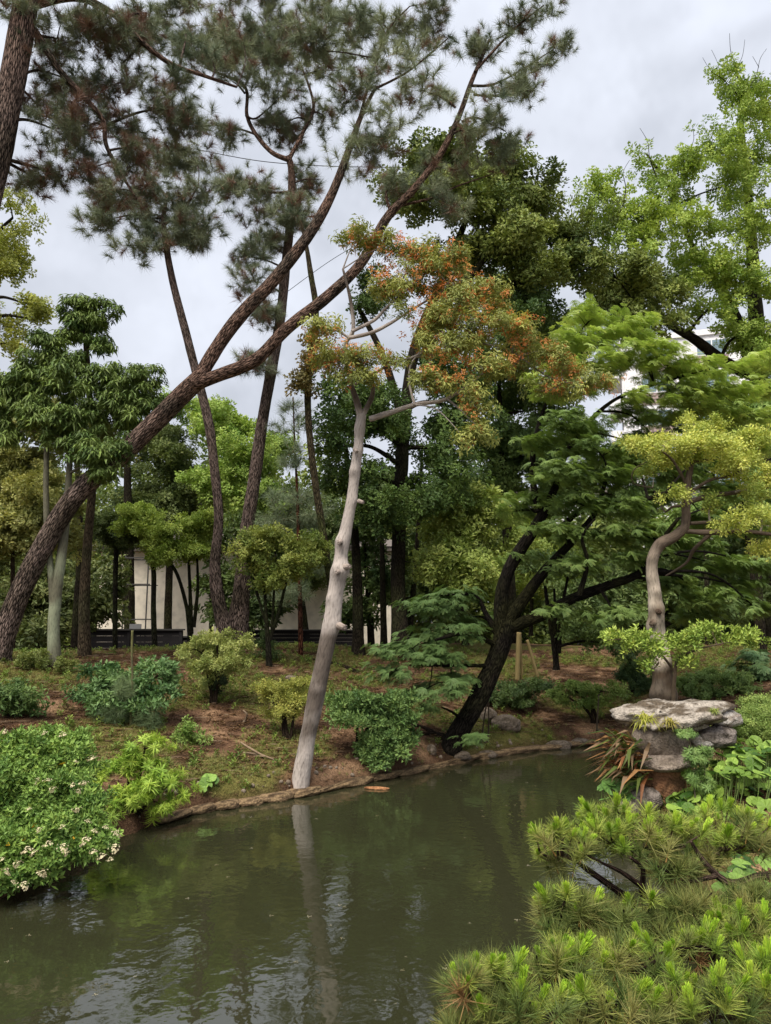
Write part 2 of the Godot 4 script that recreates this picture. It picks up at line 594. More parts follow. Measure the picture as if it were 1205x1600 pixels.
	mat("plaster", Color8(240, 230, 212), 0.9, 0.2)
	mat("white_wall", Color8(238, 236, 238), 0.85, 0.25)
	mat("panel", Color8(170, 150, 146), 0.85, 0.25)
	mat("glass", Color8(120, 140, 150), 0.12, 0.6)
	mat("roof", Color8(120, 112, 108), 0.8, 0.25)
	mat("metal", Color8(64, 62, 60), 0.6, 0.4)
	mat("pole", Color8(140, 124, 84), 0.85, 0.25)
	mat("cable", Color8(60, 60, 64), 0.7, 0.3)
	mat("pale_board", Color8(112, 112, 114), 0.6, 0.3)
	var wash := noise_tex(FastNoiseLite.TYPE_SIMPLEX_SMOOTH, 0.012, [[0.0, grey(0.86)], [0.5, grey(0.96)], [1.0, grey(1.0)]], 14, 512, FastNoiseLite.FRACTAL_FBM, 6)
	for k in ["board", "plaster", "white_wall", "panel", "roof", "pole"]:      # weathering
		var w: StandardMaterial3D = M[k]
		w.uv1_triplanar = true
		w.uv1_world_triplanar = true
		w.uv1_scale = Vector3(0.35, 0.35, 0.35)
		w.albedo_texture = wash

func make_clusters() -> void:
	K.broad = cluster_leafy(1, 18, 0.42, 0.42, 0.7, 0.25)
	K.small = cluster_leafy(2, 34, 0.26, 0.5, 0.6, 0.2)
	K.fine = cluster_leafy(3, 52, 0.17, 0.55, 0.5, 0.15)
	K.droop = cluster_leafy(4, 22, 0.5, 0.27, -0.45, 0.55)
	K.flame = cluster_leafy(5, 16, 0.34, 0.32, 0.25, 0.35, Color(0.75, 1.5, 0.9), 0.3)
	K.lance = cluster_leafy(25, 24, 0.34, 0.3, 0.25, 0.35)
	K.golden = cluster_leafy(6, 44, 0.2, 0.5, 0.6, 0.15, Color(1.5, 1.2, 0.8), 0.14)
	K.bush = cluster_leafy(7, 24, 0.34, 0.45, 0.9, 0.1)
	K.pine = cluster_pine(11, 110, 0.52, 0.0145, 1.85)
	K.pine_soft = cluster_pine(12, 60, 0.6, 0.014, 2.2)
	K.frond = cluster_frond(13, 4, 9)
	K.strap = cluster_strap(14, 36, 0.5, 0.04, 0.5, 0.35)
	K.grass = cluster_strap(15, 12, 0.5, 0.03, 1.6, 0.35)
	K.flower = cluster_flower(16)
	var g := Leaves.new()
	var r := rng(17)
	for i in 6:
		g.leaf(Vector3(r.randf_range(-0.5, 0.5), 0.02, r.randf_range(-0.5, 0.5)), Vector3(cos(i * 1.1), r.randf_range(-0.1, 0.25), sin(i * 1.1)).normalized(), Vector3.UP, 0.5, 0.25, 0.0, tone(r, 0.4))
	K.litter = g.done()
	var y := Leaves.new()
	y.leaf(Vector3.ZERO, Vector3(0, 0.2, 1).normalized(), Vector3.UP, 0.075, 0.035, 0.1, c(214, 170, 54))
	K.yellow_leaf = y.done()
	mat("stalk", Color8(120, 140, 80), 0.6, 0.3)

# ------------------------------------------------------------------ the scene
func _ready() -> void:
	var cam := Camera3D.new()
	cam.name = "camera"
	cam.position = EYE
	cam.rotation_degrees = Vector3(PITCH, 0, 0)
	cam.fov = rad_to_deg(2.0 * atan(800.0 / FOCAL))
	cam.near = 0.05
	cam.far = 900.0
	add_child(cam)
	cam.current = true
	var env := Environment.new()
	env.background_mode = Environment.BG_SKY
	env.tonemap_mode = Environment.TONE_MAPPER_LINEAR
	env.tonemap_exposure = 3.5
	env.sdfgi_enabled = true
	env.ssao_enabled = true
	env.ssil_enabled = true
	var sky := Sky.new()
	var pano := PanoramaSkyMaterial.new()
	pano.panorama = overcast()
	sky.sky_material = pano
	env.sky = sky
	var we := WorldEnvironment.new()
	we.name = "daylight"
	we.environment = env
	add_child(we)
	var sun := DirectionalLight3D.new()
	sun.name = "veiled_sun"
	sun.light_energy = 0.5
	sun.light_angular_distance = 40.0
	sun.light_color = Color(1.0, 0.97, 0.92)
	sun.shadow_enabled = true
	sun.rotation_degrees = Vector3(-58, -24, 0)
	add_child(sun)

	nz.frequency = 0.02
	nz.fractal_octaves = 4
	nz.seed = 5
	nz2.frequency = 0.03
	nz2.fractal_octaves = 3
	nz2.seed = 77
	for p in [[-3.0, 1.6], [-3.5, 4.0], [-3.5, 6.2], [-3.2, 7.6], [0, 0], [4.7, 13.6], [4.1, 11.8], [3.3, 10.2], [2.75, 9.2], [2.55, 8.6], [2.75, 7.6], [3.2, 6.0], [3.6, 4.0], [2.6, 2.0], [0.0, 1.4]]:
		if p[0] == 0 and p[1] == 0:
			for q in SHORE:
				var w := shore_point(q[0], q[1])
				pond.append(Vector2(w.x, -w.z))
			continue
		pond.append(Vector2(p[0], p[1]))
	make_materials()
	make_clusters()
	build_land()
	build_buildings()
	build_far_trees()
	build_pines()
	build_middle_trees()
	build_shrubs()
	build_lantern()
	build_shore()
	build_foreground()

func overcast() -> ImageTexture:
	var w := 1024
	var h := 512
	var im := Image.create_empty(w, h, false, Image.FORMAT_RGBF)
	var n := FastNoiseLite.new()
	n.seed = 9
	n.frequency = 1.1
	n.fractal_octaves = 5
	n.domain_warp_enabled = true
	n.domain_warp_amplitude = 0.35
	n.domain_warp_frequency = 1.2
	for y in h:
		var el := PI * (0.5 - (y + 0.5) / h)
		for x in w:
			var az := TAU * (x + 0.5) / w
			var v := Vector3(cos(el) * cos(az), sin(el) * 1.9, cos(el) * sin(az))
			var k := 0.215 * (1.0 + 0.36 * n.get_noise_3dv(v * 1.5) + 0.12 * n.get_noise_3dv(v * 5.0))
			k = clampf(k, 0.17, 0.262)
			var thin := clampf((0.22 - k) * 6.0, 0.0, 1.0)
			im.set_pixel(x, y, Color(k * (0.985 - 0.05 * thin), k * (1.04 - 0.02 * thin), k * 1.17))
	return ImageTexture.create_from_image(im)

func spaced(parts: Array) -> PackedFloat32Array:       # [from, to, step] runs joined
	var out := PackedFloat32Array()
	for p in parts:
		var v: float = p[0]
		while v < p[1] - 0.001:
			out.append(v)
			v += p[2]
	out.append(parts[-1][1])
	return out

func build_land() -> void:
	var xs := spaced([[-420.0, -60.0, 60.0], [-60.0, -14.0, 3.0], [-14.0, -7.0, 0.35], [-7.0, 9.0, 0.1], [9.0, 16.0, 0.35], [16.0, 61.0, 3.0], [61.0, 421.0, 60.0]])
	var ds := spaced([[-120.0, -20.0, 20.0], [-20.0, 2.0, 1.0], [2.0, 6.0, 0.2], [6.0, 20.0, 0.1], [20.0, 30.0, 0.4], [30.0, 75.0, 3.0], [75.0, 675.0, 60.0]])
	var st := tool_()
	var soil := c(126, 97, 76)
	var dark := c(84, 64, 50)
	var moss := c(108, 112, 56)
	var straw := c(172, 138, 108)
	var rows := []
	for d in ds:
		var row := []
		for x in xs:
			var p := Vector3(x, ground_at(x, d) if absf(x) < 30 and d > -8 and d < 50 else 0.6, -d)
			var s := nz.get_noise_2d(x * 16.0, d * 16.0)
			var s2 := nz2.get_noise_2d(x * 34.0 + 50.0, d * 34.0)
			var col := soil.lerp(straw, smoothstep(0.05, 0.4, s2)).lerp(dark, smoothstep(0.0, 0.35, -s2 - 0.2 * s))
			col = col.lerp(moss, 0.8 * smoothstep(0.02, 0.3, s + 0.4 * s2 + 0.14 * smoothstep(11.0, 16.0, d)))
			if p.y < 0.25:
				col = col.lerp(dark, 0.7 * smoothstep(0.25, 0.05, p.y))
			row.append([p, col])
		rows.append(row)
	for i in ds.size() - 1:
		for j in xs.size() - 1:
			for v in [[i, j], [i + 1, j], [i + 1, j + 1], [i, j], [i + 1, j + 1], [i, j + 1]]:
				var q = rows[v[0]][v[1]]
				st.set_color(q[1])
				st.set_uv(Vector2(q[0].x, q[0].z))
				st.add_vertex(q[0])
	var land := part("ground", smooth(st), M.soil)
	tag(land, "sloping garden bank of bare soil, moss and leaf litter round the pond", "ground", "", "structure")
	var w := tool_()
	for v in [[-9, 0], [-9, 17], [9, 17], [-9, 0], [9, 17], [9, 0]]:
		w.set_uv(Vector2(v[0], v[1]) * 1.0)
		w.add_vertex(Vector3(v[0], 0.0, -v[1]))
	tag(part("water", smooth(w), M.water), "murky green pond water with faint ripples", "water", "", "structure")

func build_buildings() -> void:
	# cream building behind the fence
	var D := 31.0
	var lo := at(150, 1015, D)
	var o := thing("cream_building", "low cream plastered building glimpsed between trunks behind the black fence", "building", Vector3(lo.x, 0.4, -D))
	var wide := metres(470, D)
	var top := at(150, 862, D).y - 0.4
	part("wall", box(Vector3(0, 0, -7), Vector3(wide, top, 0)), M.plaster, o)
	part("band", box(Vector3(-0.05, 0.75, 0), Vector3(wide, 0.92, 0.08)), M.plaster, o)
	part("plinth", box(Vector3(0.02, -0.3, 0), Vector3(wide - 0.02, 0.45, 0.12)), M.plaster, o)
	part("eave", box(Vector3(-0.3, top, -7.3), Vector3(wide + 0.3, top + 0.18, 0.45)), M.roof, o)
	var st := tool_()
	var a := Vector3(-0.5, top + 0.18, 0.5)
	var e := Vector3(wide + 0.5, top + 0.18, 0.5)
	var a2 := Vector3(-0.5, top + 0.18, -7.5)
	var e2 := Vector3(wide + 0.5, top + 0.18, -7.5)
	var p := Vector3(2.5, top + 1.5, -3.5)
	var q := Vector3(wide - 2.5, top + 1.5, -3.5)
	for t in [[a, p, q], [a, q, e], [e, q, e2], [e2, q, p], [e2, p, a2], [a2, p, a]]:
		for v in t:
			st.set_smooth_group(-1)
			st.add_vertex(v)
	part("roof", smooth(st), M.roof, o)
	# pale two-storey house farther back
	D = 40.0
	lo = at(440, 1000, D)
	o = thing("pale_house", "pale house with grey tiled roof seen past the small red-barked pine", "house", Vector3(lo.x, 0.4, -D))
	top = at(440, 835, D).y - 0.4
	part("wall", box(Vector3(0, 0, -6), Vector3(6.5, top, 0)), M.plaster, o)
	part("roof", box(Vector3(-0.5, top, -6.5), Vector3(7, top + 0.25, 0.6)), M.roof, o)
	part("ridge", box(Vector3(0, top + 0.25, -5), Vector3(6.5, top + 1.1, -0.6)), M.roof, o)
	var rail := part("railing", box(Vector3(0.2, top - 1.2, 0.02), Vector3(6.3, top - 1.12, 0.1)), M.white_wall, o)
	for k in 24:
		part("baluster", box(Vector3(0.25 + k * 0.255, top - 2.1, 0.03), Vector3(0.31 + k * 0.255, top - 1.2, 0.09)), M.white_wall, rail)
	# tall apartment block
	D = 64.0
	o = thing("apartment_block", "white apartment block with brown panels and blue-grey windows rising above the trees", "apartment building", Vector3(at(990, 970, D).x, 0.5, -D))
	o.rotation.y = -0.30
	var H := at(990, 538, D).y - 0.5
	part("wall", box(Vector3(0, 0, -10), Vector3(15, H, 0)), M.white_wall, o)
	part("parapet", box(Vector3(-0.2, H, -10.2), Vector3(15.2, H + 0.5, 0.2)), M.white_wall, o)
	var storeys := 9
	var sh := H / storeys
	for f in storeys:
		var y := f * sh
		for k in 3:
			var x := 1.6 + k * 4.7
			part("panel", box(Vector3(x, y + 0.05, 0.003), Vector3(x + 2.6, y + 1.1, 0.06)), M.panel, o)
			var win := part("window", box(Vector3(x, y + 1.1, 0.003), Vector3(x + 2.6, y + 2.55, 0.09)), M.white_wall, o)
			part("pane", box(Vector3(x + 0.1, y + 1.2, 0.05), Vector3(x + 1.25, y + 2.45, 0.1)), M.glass, win)
			part("pane", box(Vector3(x + 1.35, y + 1.2, 0.05), Vector3(x + 2.5, y + 2.45, 0.1)), M.glass, win)
		part("balcony", box(Vector3(-1.1, y + 0.2, -6.0), Vector3(-0.003, y + 1.2, -1.2)), M.white_wall, o)
		var bw := part("window", box(Vector3(-0.06, y + 0.3, -5.0), Vector3(-0.004, y + 2.4, -2.2)), M.metal, o)
		part("pane", box(Vector3(-0.08, y + 0.4, -4.9), Vector3(-0.05, y + 2.3, -2.3)), M.glass, bw)
	# another pale block lower down behind the feathery tree
	D = 46.0
	o = thing("pale_block", "pale grey building low behind the dark leaning tree's branches", "building", Vector3(at(800, 970, D).x, 0.5, -D))
	H = at(800, 770, D).y - 0.5
	part("wall", box(Vector3(0, 0, -8), Vector3(15.5, H, 0)), M.white_wall, o)
	part("cornice", box(Vector3(-0.2, H - 0.1, -8.2), Vector3(15.7, H + 0.3, 0.2)), M.roof, o)
	for f in 2:
		for k in 5:
			var win := part("window", box(Vector3(1.0 + k * 2.9, 1.2 + f * 3.0, 0.003), Vector3(2.8 + k * 2.9, 2.7 + f * 3.0, 0.07)), M.panel, o)
			part("pane", box(Vector3(1.1 + k * 2.9, 1.3 + f * 3.0, 0.05), Vector3(2.7 + k * 2.9, 2.6 + f * 3.0, 0.08)), M.glass, win)
	# black board fence: two runs, the nearer one stepped forward
	for run in [[[120, 283, 24.6, 984.0], "black board fence run with pale post caps near the lichened trunks"], [[268, 345, 25.6, 995.0], "low black fence run recessed between the thin trunks and the big pine"], [[380, 560, 25.6, 985.0], "black board fence run with pale top rail beside the small red-barked pine"]]:
		var s: Array = run[0]
		D = s[2]
		var x0 := at(s[0], 1000, D).x
		var x1 := at(s[1], 1000, D).x
		var yt := at(s[0], s[3], D).y
		var yb := ground_at((x0 + x1) / 2, D) - 0.1
		o = thing("board_fence", run[1], "fence", Vector3(x0, yb, -D), "black fence behind the bank")
		var hh := yt - yb
		var n := maxi(1, int((x1 - x0) / 1.5))
		var sw := (x1 - x0) / n
		for i in n + 1:
			part("post", box(Vector3(i * sw - 0.05, 0, -0.05), Vector3(i * sw + 0.05, hh - 0.02, 0.06)), M.board, o)
		for i in n:
			for b in 7:
				part("board", box(Vector3(i * sw + 0.05, hh * b / 7.0 + 0.002, -0.02 - 0.006 * (b % 2)), Vector3((i + 1) * sw - 0.05, hh * (b + 1) / 7.0 - 0.002, 0.02 - 0.004 * (b % 3))), M.board, o)
		part("top_rail", box(Vector3(-0.1, hh - 0.02, -0.09), Vector3(x1 - x0 + 0.1, hh + 0.03, 0.1)), M.metal, o)
	# pipe scaffold round a brown trunk with a small board
	D = 26.4
	var b0 := at(190, 1000, D)
	o = thing("pipe_frame", "thin pipe frame standing round a brown trunk behind the fence", "frame", Vector3(b0.x, 0.6, -D))
	var fw := metres(36, D)
	var fh := at(190, 868, D).y - 0.6
	for i in 2:
		for j in 2:
			part("post", box(Vector3(i * fw - 0.02, 0, -j * fw - 0.02), Vector3(i * fw + 0.02, fh, -j * fw + 0.02)), M.metal, o)
	for y in [0.45, 0.75, 0.98]:
		part("rail", box(Vector3(-0.1, fh * y - 0.02, 0.022), Vector3(fw + 0.1, fh * y + 0.02, 0.06)), M.metal, o)
		part("rail", box(Vector3(-0.1, fh * y - 0.02, -fw - 0.06), Vector3(fw + 0.1, fh * y + 0.02, -fw - 0.022)), M.metal, o)
	var bd := at(212, 975, D - 0.8)
	var pl := thing("notice_board", "small pale board leaning in front of the pipe frame's brown trunk", "board", bd - Vector3(0, 0.4, 0))
	part("panel", box(Vector3(-0.2, 0.12, -0.02), Vector3(0.2, 0.4, 0.02)), M.pale_board, pl)
	part("leg", box(Vector3(-0.2, -0.6, -0.05), Vector3(-0.16, 0.12, -0.022)), M.metal, pl)
	part("leg", box(Vector3(0.16, -0.6, -0.05), Vector3(0.2, 0.12, -0.022)), M.metal, pl)
	# overhead cables
	var k1 := part("overhead_cable", tube([at(-60, 150, 21), at(300, 232, 21), at(480, 258, 22), at(760, 262, 23)], [0.012, 0.012, 0.012, 0.012], 5, 0.0, Color.WHITE, Color.WHITE), M.cable)
	tag(k1, "thin dark cable crossing the sky through the pine crowns", "cable", "overhead cables")
	k1 = part("overhead_cable", tube([at(430, 470, 21), at(520, 405, 21.5), at(600, 360, 22)], [0.009, 0.009, 0.009], 5, 0.0, Color.WHITE, Color.WHITE), M.cable)
	tag(k1, "thin guy wire slanting up past the forked leaning pine", "cable", "overhead cables")

func leafy(kind: String, rc: float, per: int, size: float, dens: float, a: Color, b: Color, blobs: Array, more := {}) -> Dictionary:
	var d := {"kind": kind, "rc": rc, "per": per, "size": size, "dens": dens, "a": a, "b": b, "blobs": blobs}
	d.merge(more, true)
	return d

func build_far_trees() -> void:
	var dark := {"bark": M.bark_rough, "c1": c(70, 62, 52), "c2": c(84, 84, 58), "arm": 0.09}
	var brown := {"bark": M.bark_rough, "c1": c(96, 80, 66), "c2": c(100, 92, 66), "arm": 0.08}
	# tall bright tree beyond the right bank
	tree("tall_bright_tree", "tall yellow-green tree with bare dead twigs at its top", "tree", "", [
		[27.0, 26.5, 1190, 1000, 44, 1192, 800, 40, 1186, 600, 36, 1180, 480, 30, 1172, 340, 20, 1160, 220, 12, 1156, 120, 6],
		[26.5, 25.5, 1186, 600, 30, 1150, 500, 24, 1120, 440, 18, 1080, 380, 11, 1050, 300, 7, 1010, 240, 4],
		[26.5, 25.0, 1188, 590, 26, 1140, 570, 24, 1085, 530, 20, 1040, 500, 14, 1000, 440, 9, 975, 350, 5],
		[25.5, 25.5, 1156, 140, 3, 1150, 105, 2, 1142, 80, 1.2, 1140, 52, 0.7], [25.5, 25.5, 1150, 108, 1.6, 1160, 88, 1, 1164, 62, 0.6], [25.5, 25.5, 1154, 150, 2.6, 1130, 124, 1.6, 1112, 112, 1, 1098, 90, 0.6], [25.5, 25.5, 1125, 120, 1.2, 1122, 100, 0.8, 1112, 78, 0.5],
		[25.5, 25.5, 1165, 150, 2.6, 1182, 116, 1.6, 1188, 92, 1, 1198, 76, 0.6], [25.5, 25.5, 1186, 105, 1.2, 1176, 88, 0.6], [25.0, 25.5, 1030, 285, 4, 1016, 250, 2, 1012, 222, 1.2, 1000, 200, 0.7], [25.5, 25.5, 1013, 230, 1.2, 1022, 214, 0.6], [25.0, 25.0, 972, 330, 3, 978, 296, 2, 974, 270, 1.2, 984, 250, 0.7], [25.0, 25.0, 976, 280, 1.2, 966, 262, 0.6], [25.0, 25.0, 1075, 240, 2, 1084, 218, 1.2, 1082, 196, 0.6]],
		[leafy("small", 0.75, 12, 0.52, 2.7, c(108, 136, 46), c(174, 192, 84), [
			[1165, 150, 36, 48, 25.5], [1135, 210, 34, 44, 25], [1185, 240, 40, 60, 26], [1135, 290, 40, 40, 25], [1180, 350, 40, 50, 25], [1060, 290, 34, 44, 25], [1075, 355, 40, 40, 24.5],
			[1020, 260, 22, 30, 25.5], [1015, 330, 40, 30, 24.5], [955, 300, 28, 34, 25], [945, 350, 32, 34, 25], [1000, 390, 44, 36, 24.5], [1060, 430, 50, 36, 25], [1130, 420, 44, 40, 25],
			[1185, 450, 40, 40, 25], [1160, 520, 50, 34, 25.5], [1195, 570, 30, 40, 25], [1110, 480, 30, 26, 25], [1090, 260, 30, 40, 25], [1150, 110, 26, 20, 25.5], [930, 310, 16, 18, 25], [980, 340, 36, 30, 25], [1100, 400, 40, 36, 25.5], [1195, 160, 20, 40, 26]])], dark)
	# big round evergreen
	tree("domed_evergreen", "huge dark dome-crowned evergreen behind the red-leaved tree with thick dark trunk", "tree", "", [
		[20.0, 22.0, 626, 1000, 34, 622, 900, 28, 626, 760, 27, 634, 640, 25, 650, 540, 22, 690, 440, 18, 730, 340, 12],
		[21.0, 22.0, 630, 660, 20, 600, 560, 14, 560, 480, 9], [21.5, 23.0, 650, 540, 18, 740, 470, 16, 840, 430, 12, 920, 400, 8], [21.5, 22.0, 660, 520, 16, 760, 400, 14, 800, 330, 10]],
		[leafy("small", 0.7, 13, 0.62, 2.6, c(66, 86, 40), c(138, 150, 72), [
			[690, 250, 76, 34, 22], [770, 275, 70, 38, 22.5], [640, 300, 56, 44, 22], [720, 320, 70, 44, 21.5], [850, 310, 60, 34, 22.5], [800, 370, 70, 34, 21.5], [890, 360, 58, 34, 22.5],
			[910, 420, 54, 26, 22.5], [830, 430, 70, 28, 22], [740, 400, 60, 40, 22.5], [1000, 455, 66, 28, 24], [960, 440, 50, 28, 24], [1010, 500, 56, 26, 24]], {"mat": "gloss"}),
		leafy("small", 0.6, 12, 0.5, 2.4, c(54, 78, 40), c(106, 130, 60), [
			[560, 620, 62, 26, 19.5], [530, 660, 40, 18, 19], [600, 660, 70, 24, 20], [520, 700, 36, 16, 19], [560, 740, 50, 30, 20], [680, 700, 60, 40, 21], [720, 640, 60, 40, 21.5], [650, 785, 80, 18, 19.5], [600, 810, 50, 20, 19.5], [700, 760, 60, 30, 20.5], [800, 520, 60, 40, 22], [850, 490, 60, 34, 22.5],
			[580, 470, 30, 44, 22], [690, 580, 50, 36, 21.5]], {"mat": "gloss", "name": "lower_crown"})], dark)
	# left sky-edge trees
	tree("bright_edge_tree", "light green tree showing at the picture's edge under the high pine boughs", "tree", "", [
		[24.0, 24.0, -40, 1000, 30, -40, 700, 26, -30, 500, 18, -10, 380, 9, 20, 340, 5]],
		[leafy("small", 0.6, 12, 0.5, 2.0, c(118, 130, 48), c(176, 178, 84), [[10, 310, 18, 22, 24], [20, 360, 32, 26, 24], [5, 400, 36, 24, 24], [-10, 430, 30, 16, 24], [40, 475, 30, 14, 24], [10, 505, 40, 20, 24], [55, 500, 22, 16, 24], [20, 540, 30, 12, 24]])], dark)
	# background greenery on the bank's far side
	var bg := [
		["olive_background_tree", "dull olive tree behind the lichened trunks at the bank's end", 17.5, 20, 1005, 10, [[20, 730, 60, 36, 17.5], [30, 650, 50, 36, 17.5], [95, 665, 60, 36, 17.5], [150, 700, 50, 28, 17.5], [-40, 640, 60, 60, 17.5], [-50, 760, 60, 60, 17.5], [60, 780, 60, 44, 17.2], [10, 830, 50, 50, 17.2], [90, 850, 40, 40, 17.5]], c(108, 116, 60), c(170, 170, 96), "small", brown, 0.36],
		["dark_background_tree", "dark leafy tree filling the gap under the leaning pine trunk", 29.0, 262, 1000, 16, [[270, 720, 50, 34, 29], [230, 770, 46, 40, 28.5], [280, 790, 46, 44, 29], [250, 690, 44, 24, 29.5], [200, 840, 40, 40, 28]], c(62, 82, 42), c(122, 134, 72), "small", dark],
		["lime_background_tree", "bright lime-green tree between the two thin pines", 27.5, 390, 1000, 14, [[350, 670, 50, 34, 27.5], [380, 720, 56, 34, 27], [330, 760, 40, 36, 27.5], [400, 780, 44, 34, 27], [370, 660, 34, 22, 28], [440, 700, 34, 24, 28], [300, 640, 40, 20, 28]], c(108, 142, 50), c(164, 184, 86), "small", dark],
		["shaded_evergreen", "shaded glossy evergreen beside the double pine base", 23.5, 330, 1005, 9, [[330, 850, 34, 40, 23.5], [345, 920, 30, 36, 23.5], [390, 830, 30, 34, 24], [400, 900, 26, 40, 24], [425, 945, 36, 30, 24], [455, 905, 34, 28, 24], [360, 955, 36, 30, 23.5], [395, 960, 30, 30, 23.5], [440, 860, 30, 24, 24.5]], c(58, 78, 42), c(112, 130, 66), "broad", dark],
		["scrubby_bush_tree", "scrubby dark tree at the foot of the leaning pine", 22.0, 60, 1020, 9, [[40, 930, 46, 40, 22], [90, 900, 40, 50, 22.5], [120, 960, 36, 40, 22.5], [20, 880, 40, 40, 23], [70, 985, 40, 24, 21.5], [150, 930, 30, 40, 22], [172, 900, 26, 34, 23], [165, 965, 26, 30, 22.5]], c(66, 82, 42), c(130, 138, 78), "broad", dark],
		["thicket_evergreen", "deep green thicket tree behind the grey trunk's bare mid section", 24.0, 580, 1000, 14, [[570, 850, 34, 40, 24], [590, 920, 40, 40, 24], [560, 960, 36, 30, 24], [660, 880, 34, 50, 25], [690, 930, 40, 40, 24.5], [600, 780, 40, 40, 25]], c(54, 78, 40), c(114, 132, 66), "broad", dark],
		["understory_maple", "mid-green understory tree between the dark trunk and the leaning dark tree", 21.0, 715, 985, 8, [[720, 830, 46, 30, 21], [690, 880, 40, 24, 20.5], [760, 800, 44, 34, 21.5], [740, 900, 50, 26, 20.5], [800, 870, 40, 34, 21.5], [700, 790, 30, 24, 22]], c(112, 134, 54), c(170, 182, 90), "small", dark],
		["sunlit_sapling", "yellow-green sapling catching light in front of the pale building", 30.0, 830, 980, 8, [[835, 830, 40, 30, 30], [810, 870, 36, 26, 30], [870, 870, 36, 30, 30], [850, 910, 44, 26, 29]], c(130, 156, 52), c(190, 200, 96), "small", dark],
		["dense_background_tree", "dense dark tree beyond the slope behind the stone lantern", 25.0, 1020, 990, 16, [[900, 940, 50, 34, 25], [980, 950, 56, 30, 25], [1050, 940, 56, 40, 25], [1120, 930, 50, 44, 25], [1000, 890, 50, 30, 26], [1090, 870, 56, 34, 26], [1180, 900, 46, 50, 25], [1160, 830, 46, 36, 26]], c(64, 86, 46), c(128, 146, 78), "broad", dark],
		["evergreen_backdrop_tree", "tall dark evergreen behind the leaning tree's feathery crown", 26.0, 800, 990, 24, [[780, 600, 60, 44, 26], [840, 640, 56, 44, 26], [760, 690, 50, 44, 26], [830, 720, 56, 44, 26], [880, 780, 50, 40, 26], [770, 760, 44, 40, 26], [900, 690, 40, 40, 27], [800, 460, 70, 34, 27], [870, 540, 60, 40, 27], [960, 730, 40, 30, 26], [1020, 720, 44, 26, 27], [1080, 740, 44, 30, 27], [1000, 780, 50, 24, 26], [1120, 700, 40, 26, 27]], c(66, 92, 48), c(124, 146, 74), "small", dark],
		["far_bank_tree", "pale mid-green tree at the slope's end under the tall bright tree", 23.0, 1185, 985, 12, [[1150, 700, 40, 34, 23], [1190, 740, 30, 40, 23], [1190, 660, 34, 30, 23.5], [1130, 780, 40, 26, 23], [1080, 820, 40, 22, 23.5], [1180, 800, 40, 30, 23], [1120, 640, 40, 24, 24]], c(90, 122, 52), c(146, 168, 84), "small", dark],
		["back_hedge_tree", "low dark tree masking the far side of the mound", 30.0, 480, 1000, 12, [[450, 800, 36, 50, 30], [480, 880, 40, 50, 30], [520, 830, 34, 50, 31], [440, 900, 36, 50, 30]], c(74, 94, 54), c(128, 144, 82), "small", dark],
	]
	for t in bg:
		var d: float = t[2]
		var b0: Array = t[6][0]
		tree(t[0], t[1], "tree", "trees beyond the bank", [[d, d, t[3], t[4], t[5], lerpf(t[3], b0[0], 0.35), lerpf(t[4], b0[1], 0.4), t[5] * 0.85, lerpf(t[3], b0[0], 0.8), lerpf(t[4], b0[1], 0.75), t[5] * 0.6, b0[0], b0[1], t[5] * 0.35]],
			[leafy(t[9], 0.36 if t.size() > 11 else 0.55, 12, t[11] if t.size() > 11 else 0.55 if t[9] == "small" else 0.5, 2.4, t[7], t[8], t[6], {"twigs": 0.25})], t[10])
	# the wood closing the view
	var wr := rng(400)
	var wp := []
	var wt := []
	for i in 15000:
		var az := wr.randf_range(-0.75, 0.75)
		var dist := wr.randf_range(34.0, 58.0)
		var x := az * dist
		var crown := 8.6 + 2.6 * nz.get_noise_2d(x * 6.0, dist * 2.0) + 1.6 * nz2.get_noise_2d(x * 20.0, dist * 6.0)
		if az > 0.18:
			crown -= 1.5
		var y := pow(wr.randf(), 0.8) * crown + 0.5
		wp.append(Transform3D(upright(Vector3.UP + rdir(wr) * 0.8, wr.randf() * TAU).scaled(Vector3.ONE * wr.randf_range(0.8, 1.5)), Vector3(x, y, -dist)))
		wt.append(c(70, 90, 50).lerp(c(150, 164, 88), clampf(0.5 + 0.8 * nz.get_noise_2d(x * 12.0, dist * 12.0 + y * 6.0) + wr.randf_range(-0.3, 0.3), 0, 1)))
	tag(many("distant_wood", K.small, M.leaf, wp, wt, self), "far-off wood closing the view behind the fence and buildings", "wood", "", "stuff")
	# plain dark trunks among them
	for t in [[560, 1002, 20.5, [560, 1002, 22, 558, 900, 19, 552, 800, 15, 540, 700, 10], "straight dark trunk just behind the grey trunk's knob"], [600, 1000, 23, [600, 1000, 14, 598, 900, 11, 596, 780, 7], "thin dark trunk between two heavier ones in the thicket"],
			[648, 990, 24, [640, 995, 12, 648, 900, 10, 655, 800, 8, 660, 700, 5], "slim dark trunk curving up behind the heavy evergreen trunk"], [203, 1000, 27.0, [203, 1010, 22, 202, 900, 20, 200, 780, 16, 198, 680, 10], "brown trunk standing inside the thin pipe frame"],
			[1190, 1000, 19, [1192, 1000, 12, 1186, 900, 10, 1180, 800, 7], "grey slim trunk on the slope behind the twisted tree"], [1106, 985, 22, [1106, 1000, 12, 1104, 900, 9, 1100, 800, 6], "dark slim trunk on the far slope beneath dense leaves"],
			[730, 960, 23, [726, 990, 12, 716, 900, 10, 712, 800, 8, 706, 700, 5], "dark trunk rising behind the mid-green understory tree"], [160, 1010, 21, [118, 1010, 18, 122, 930, 15, 126, 850, 13, 122, 760, 10, 118, 680, 7], "shaded mossy trunk rising behind the lichened pair"]]:
		var s: Array = [t[2], t[2]]
		s.append_array(t[3])
		tree("shaded_tree", t[4], "tree", "plain trunks in the shade", [s], [], dark)

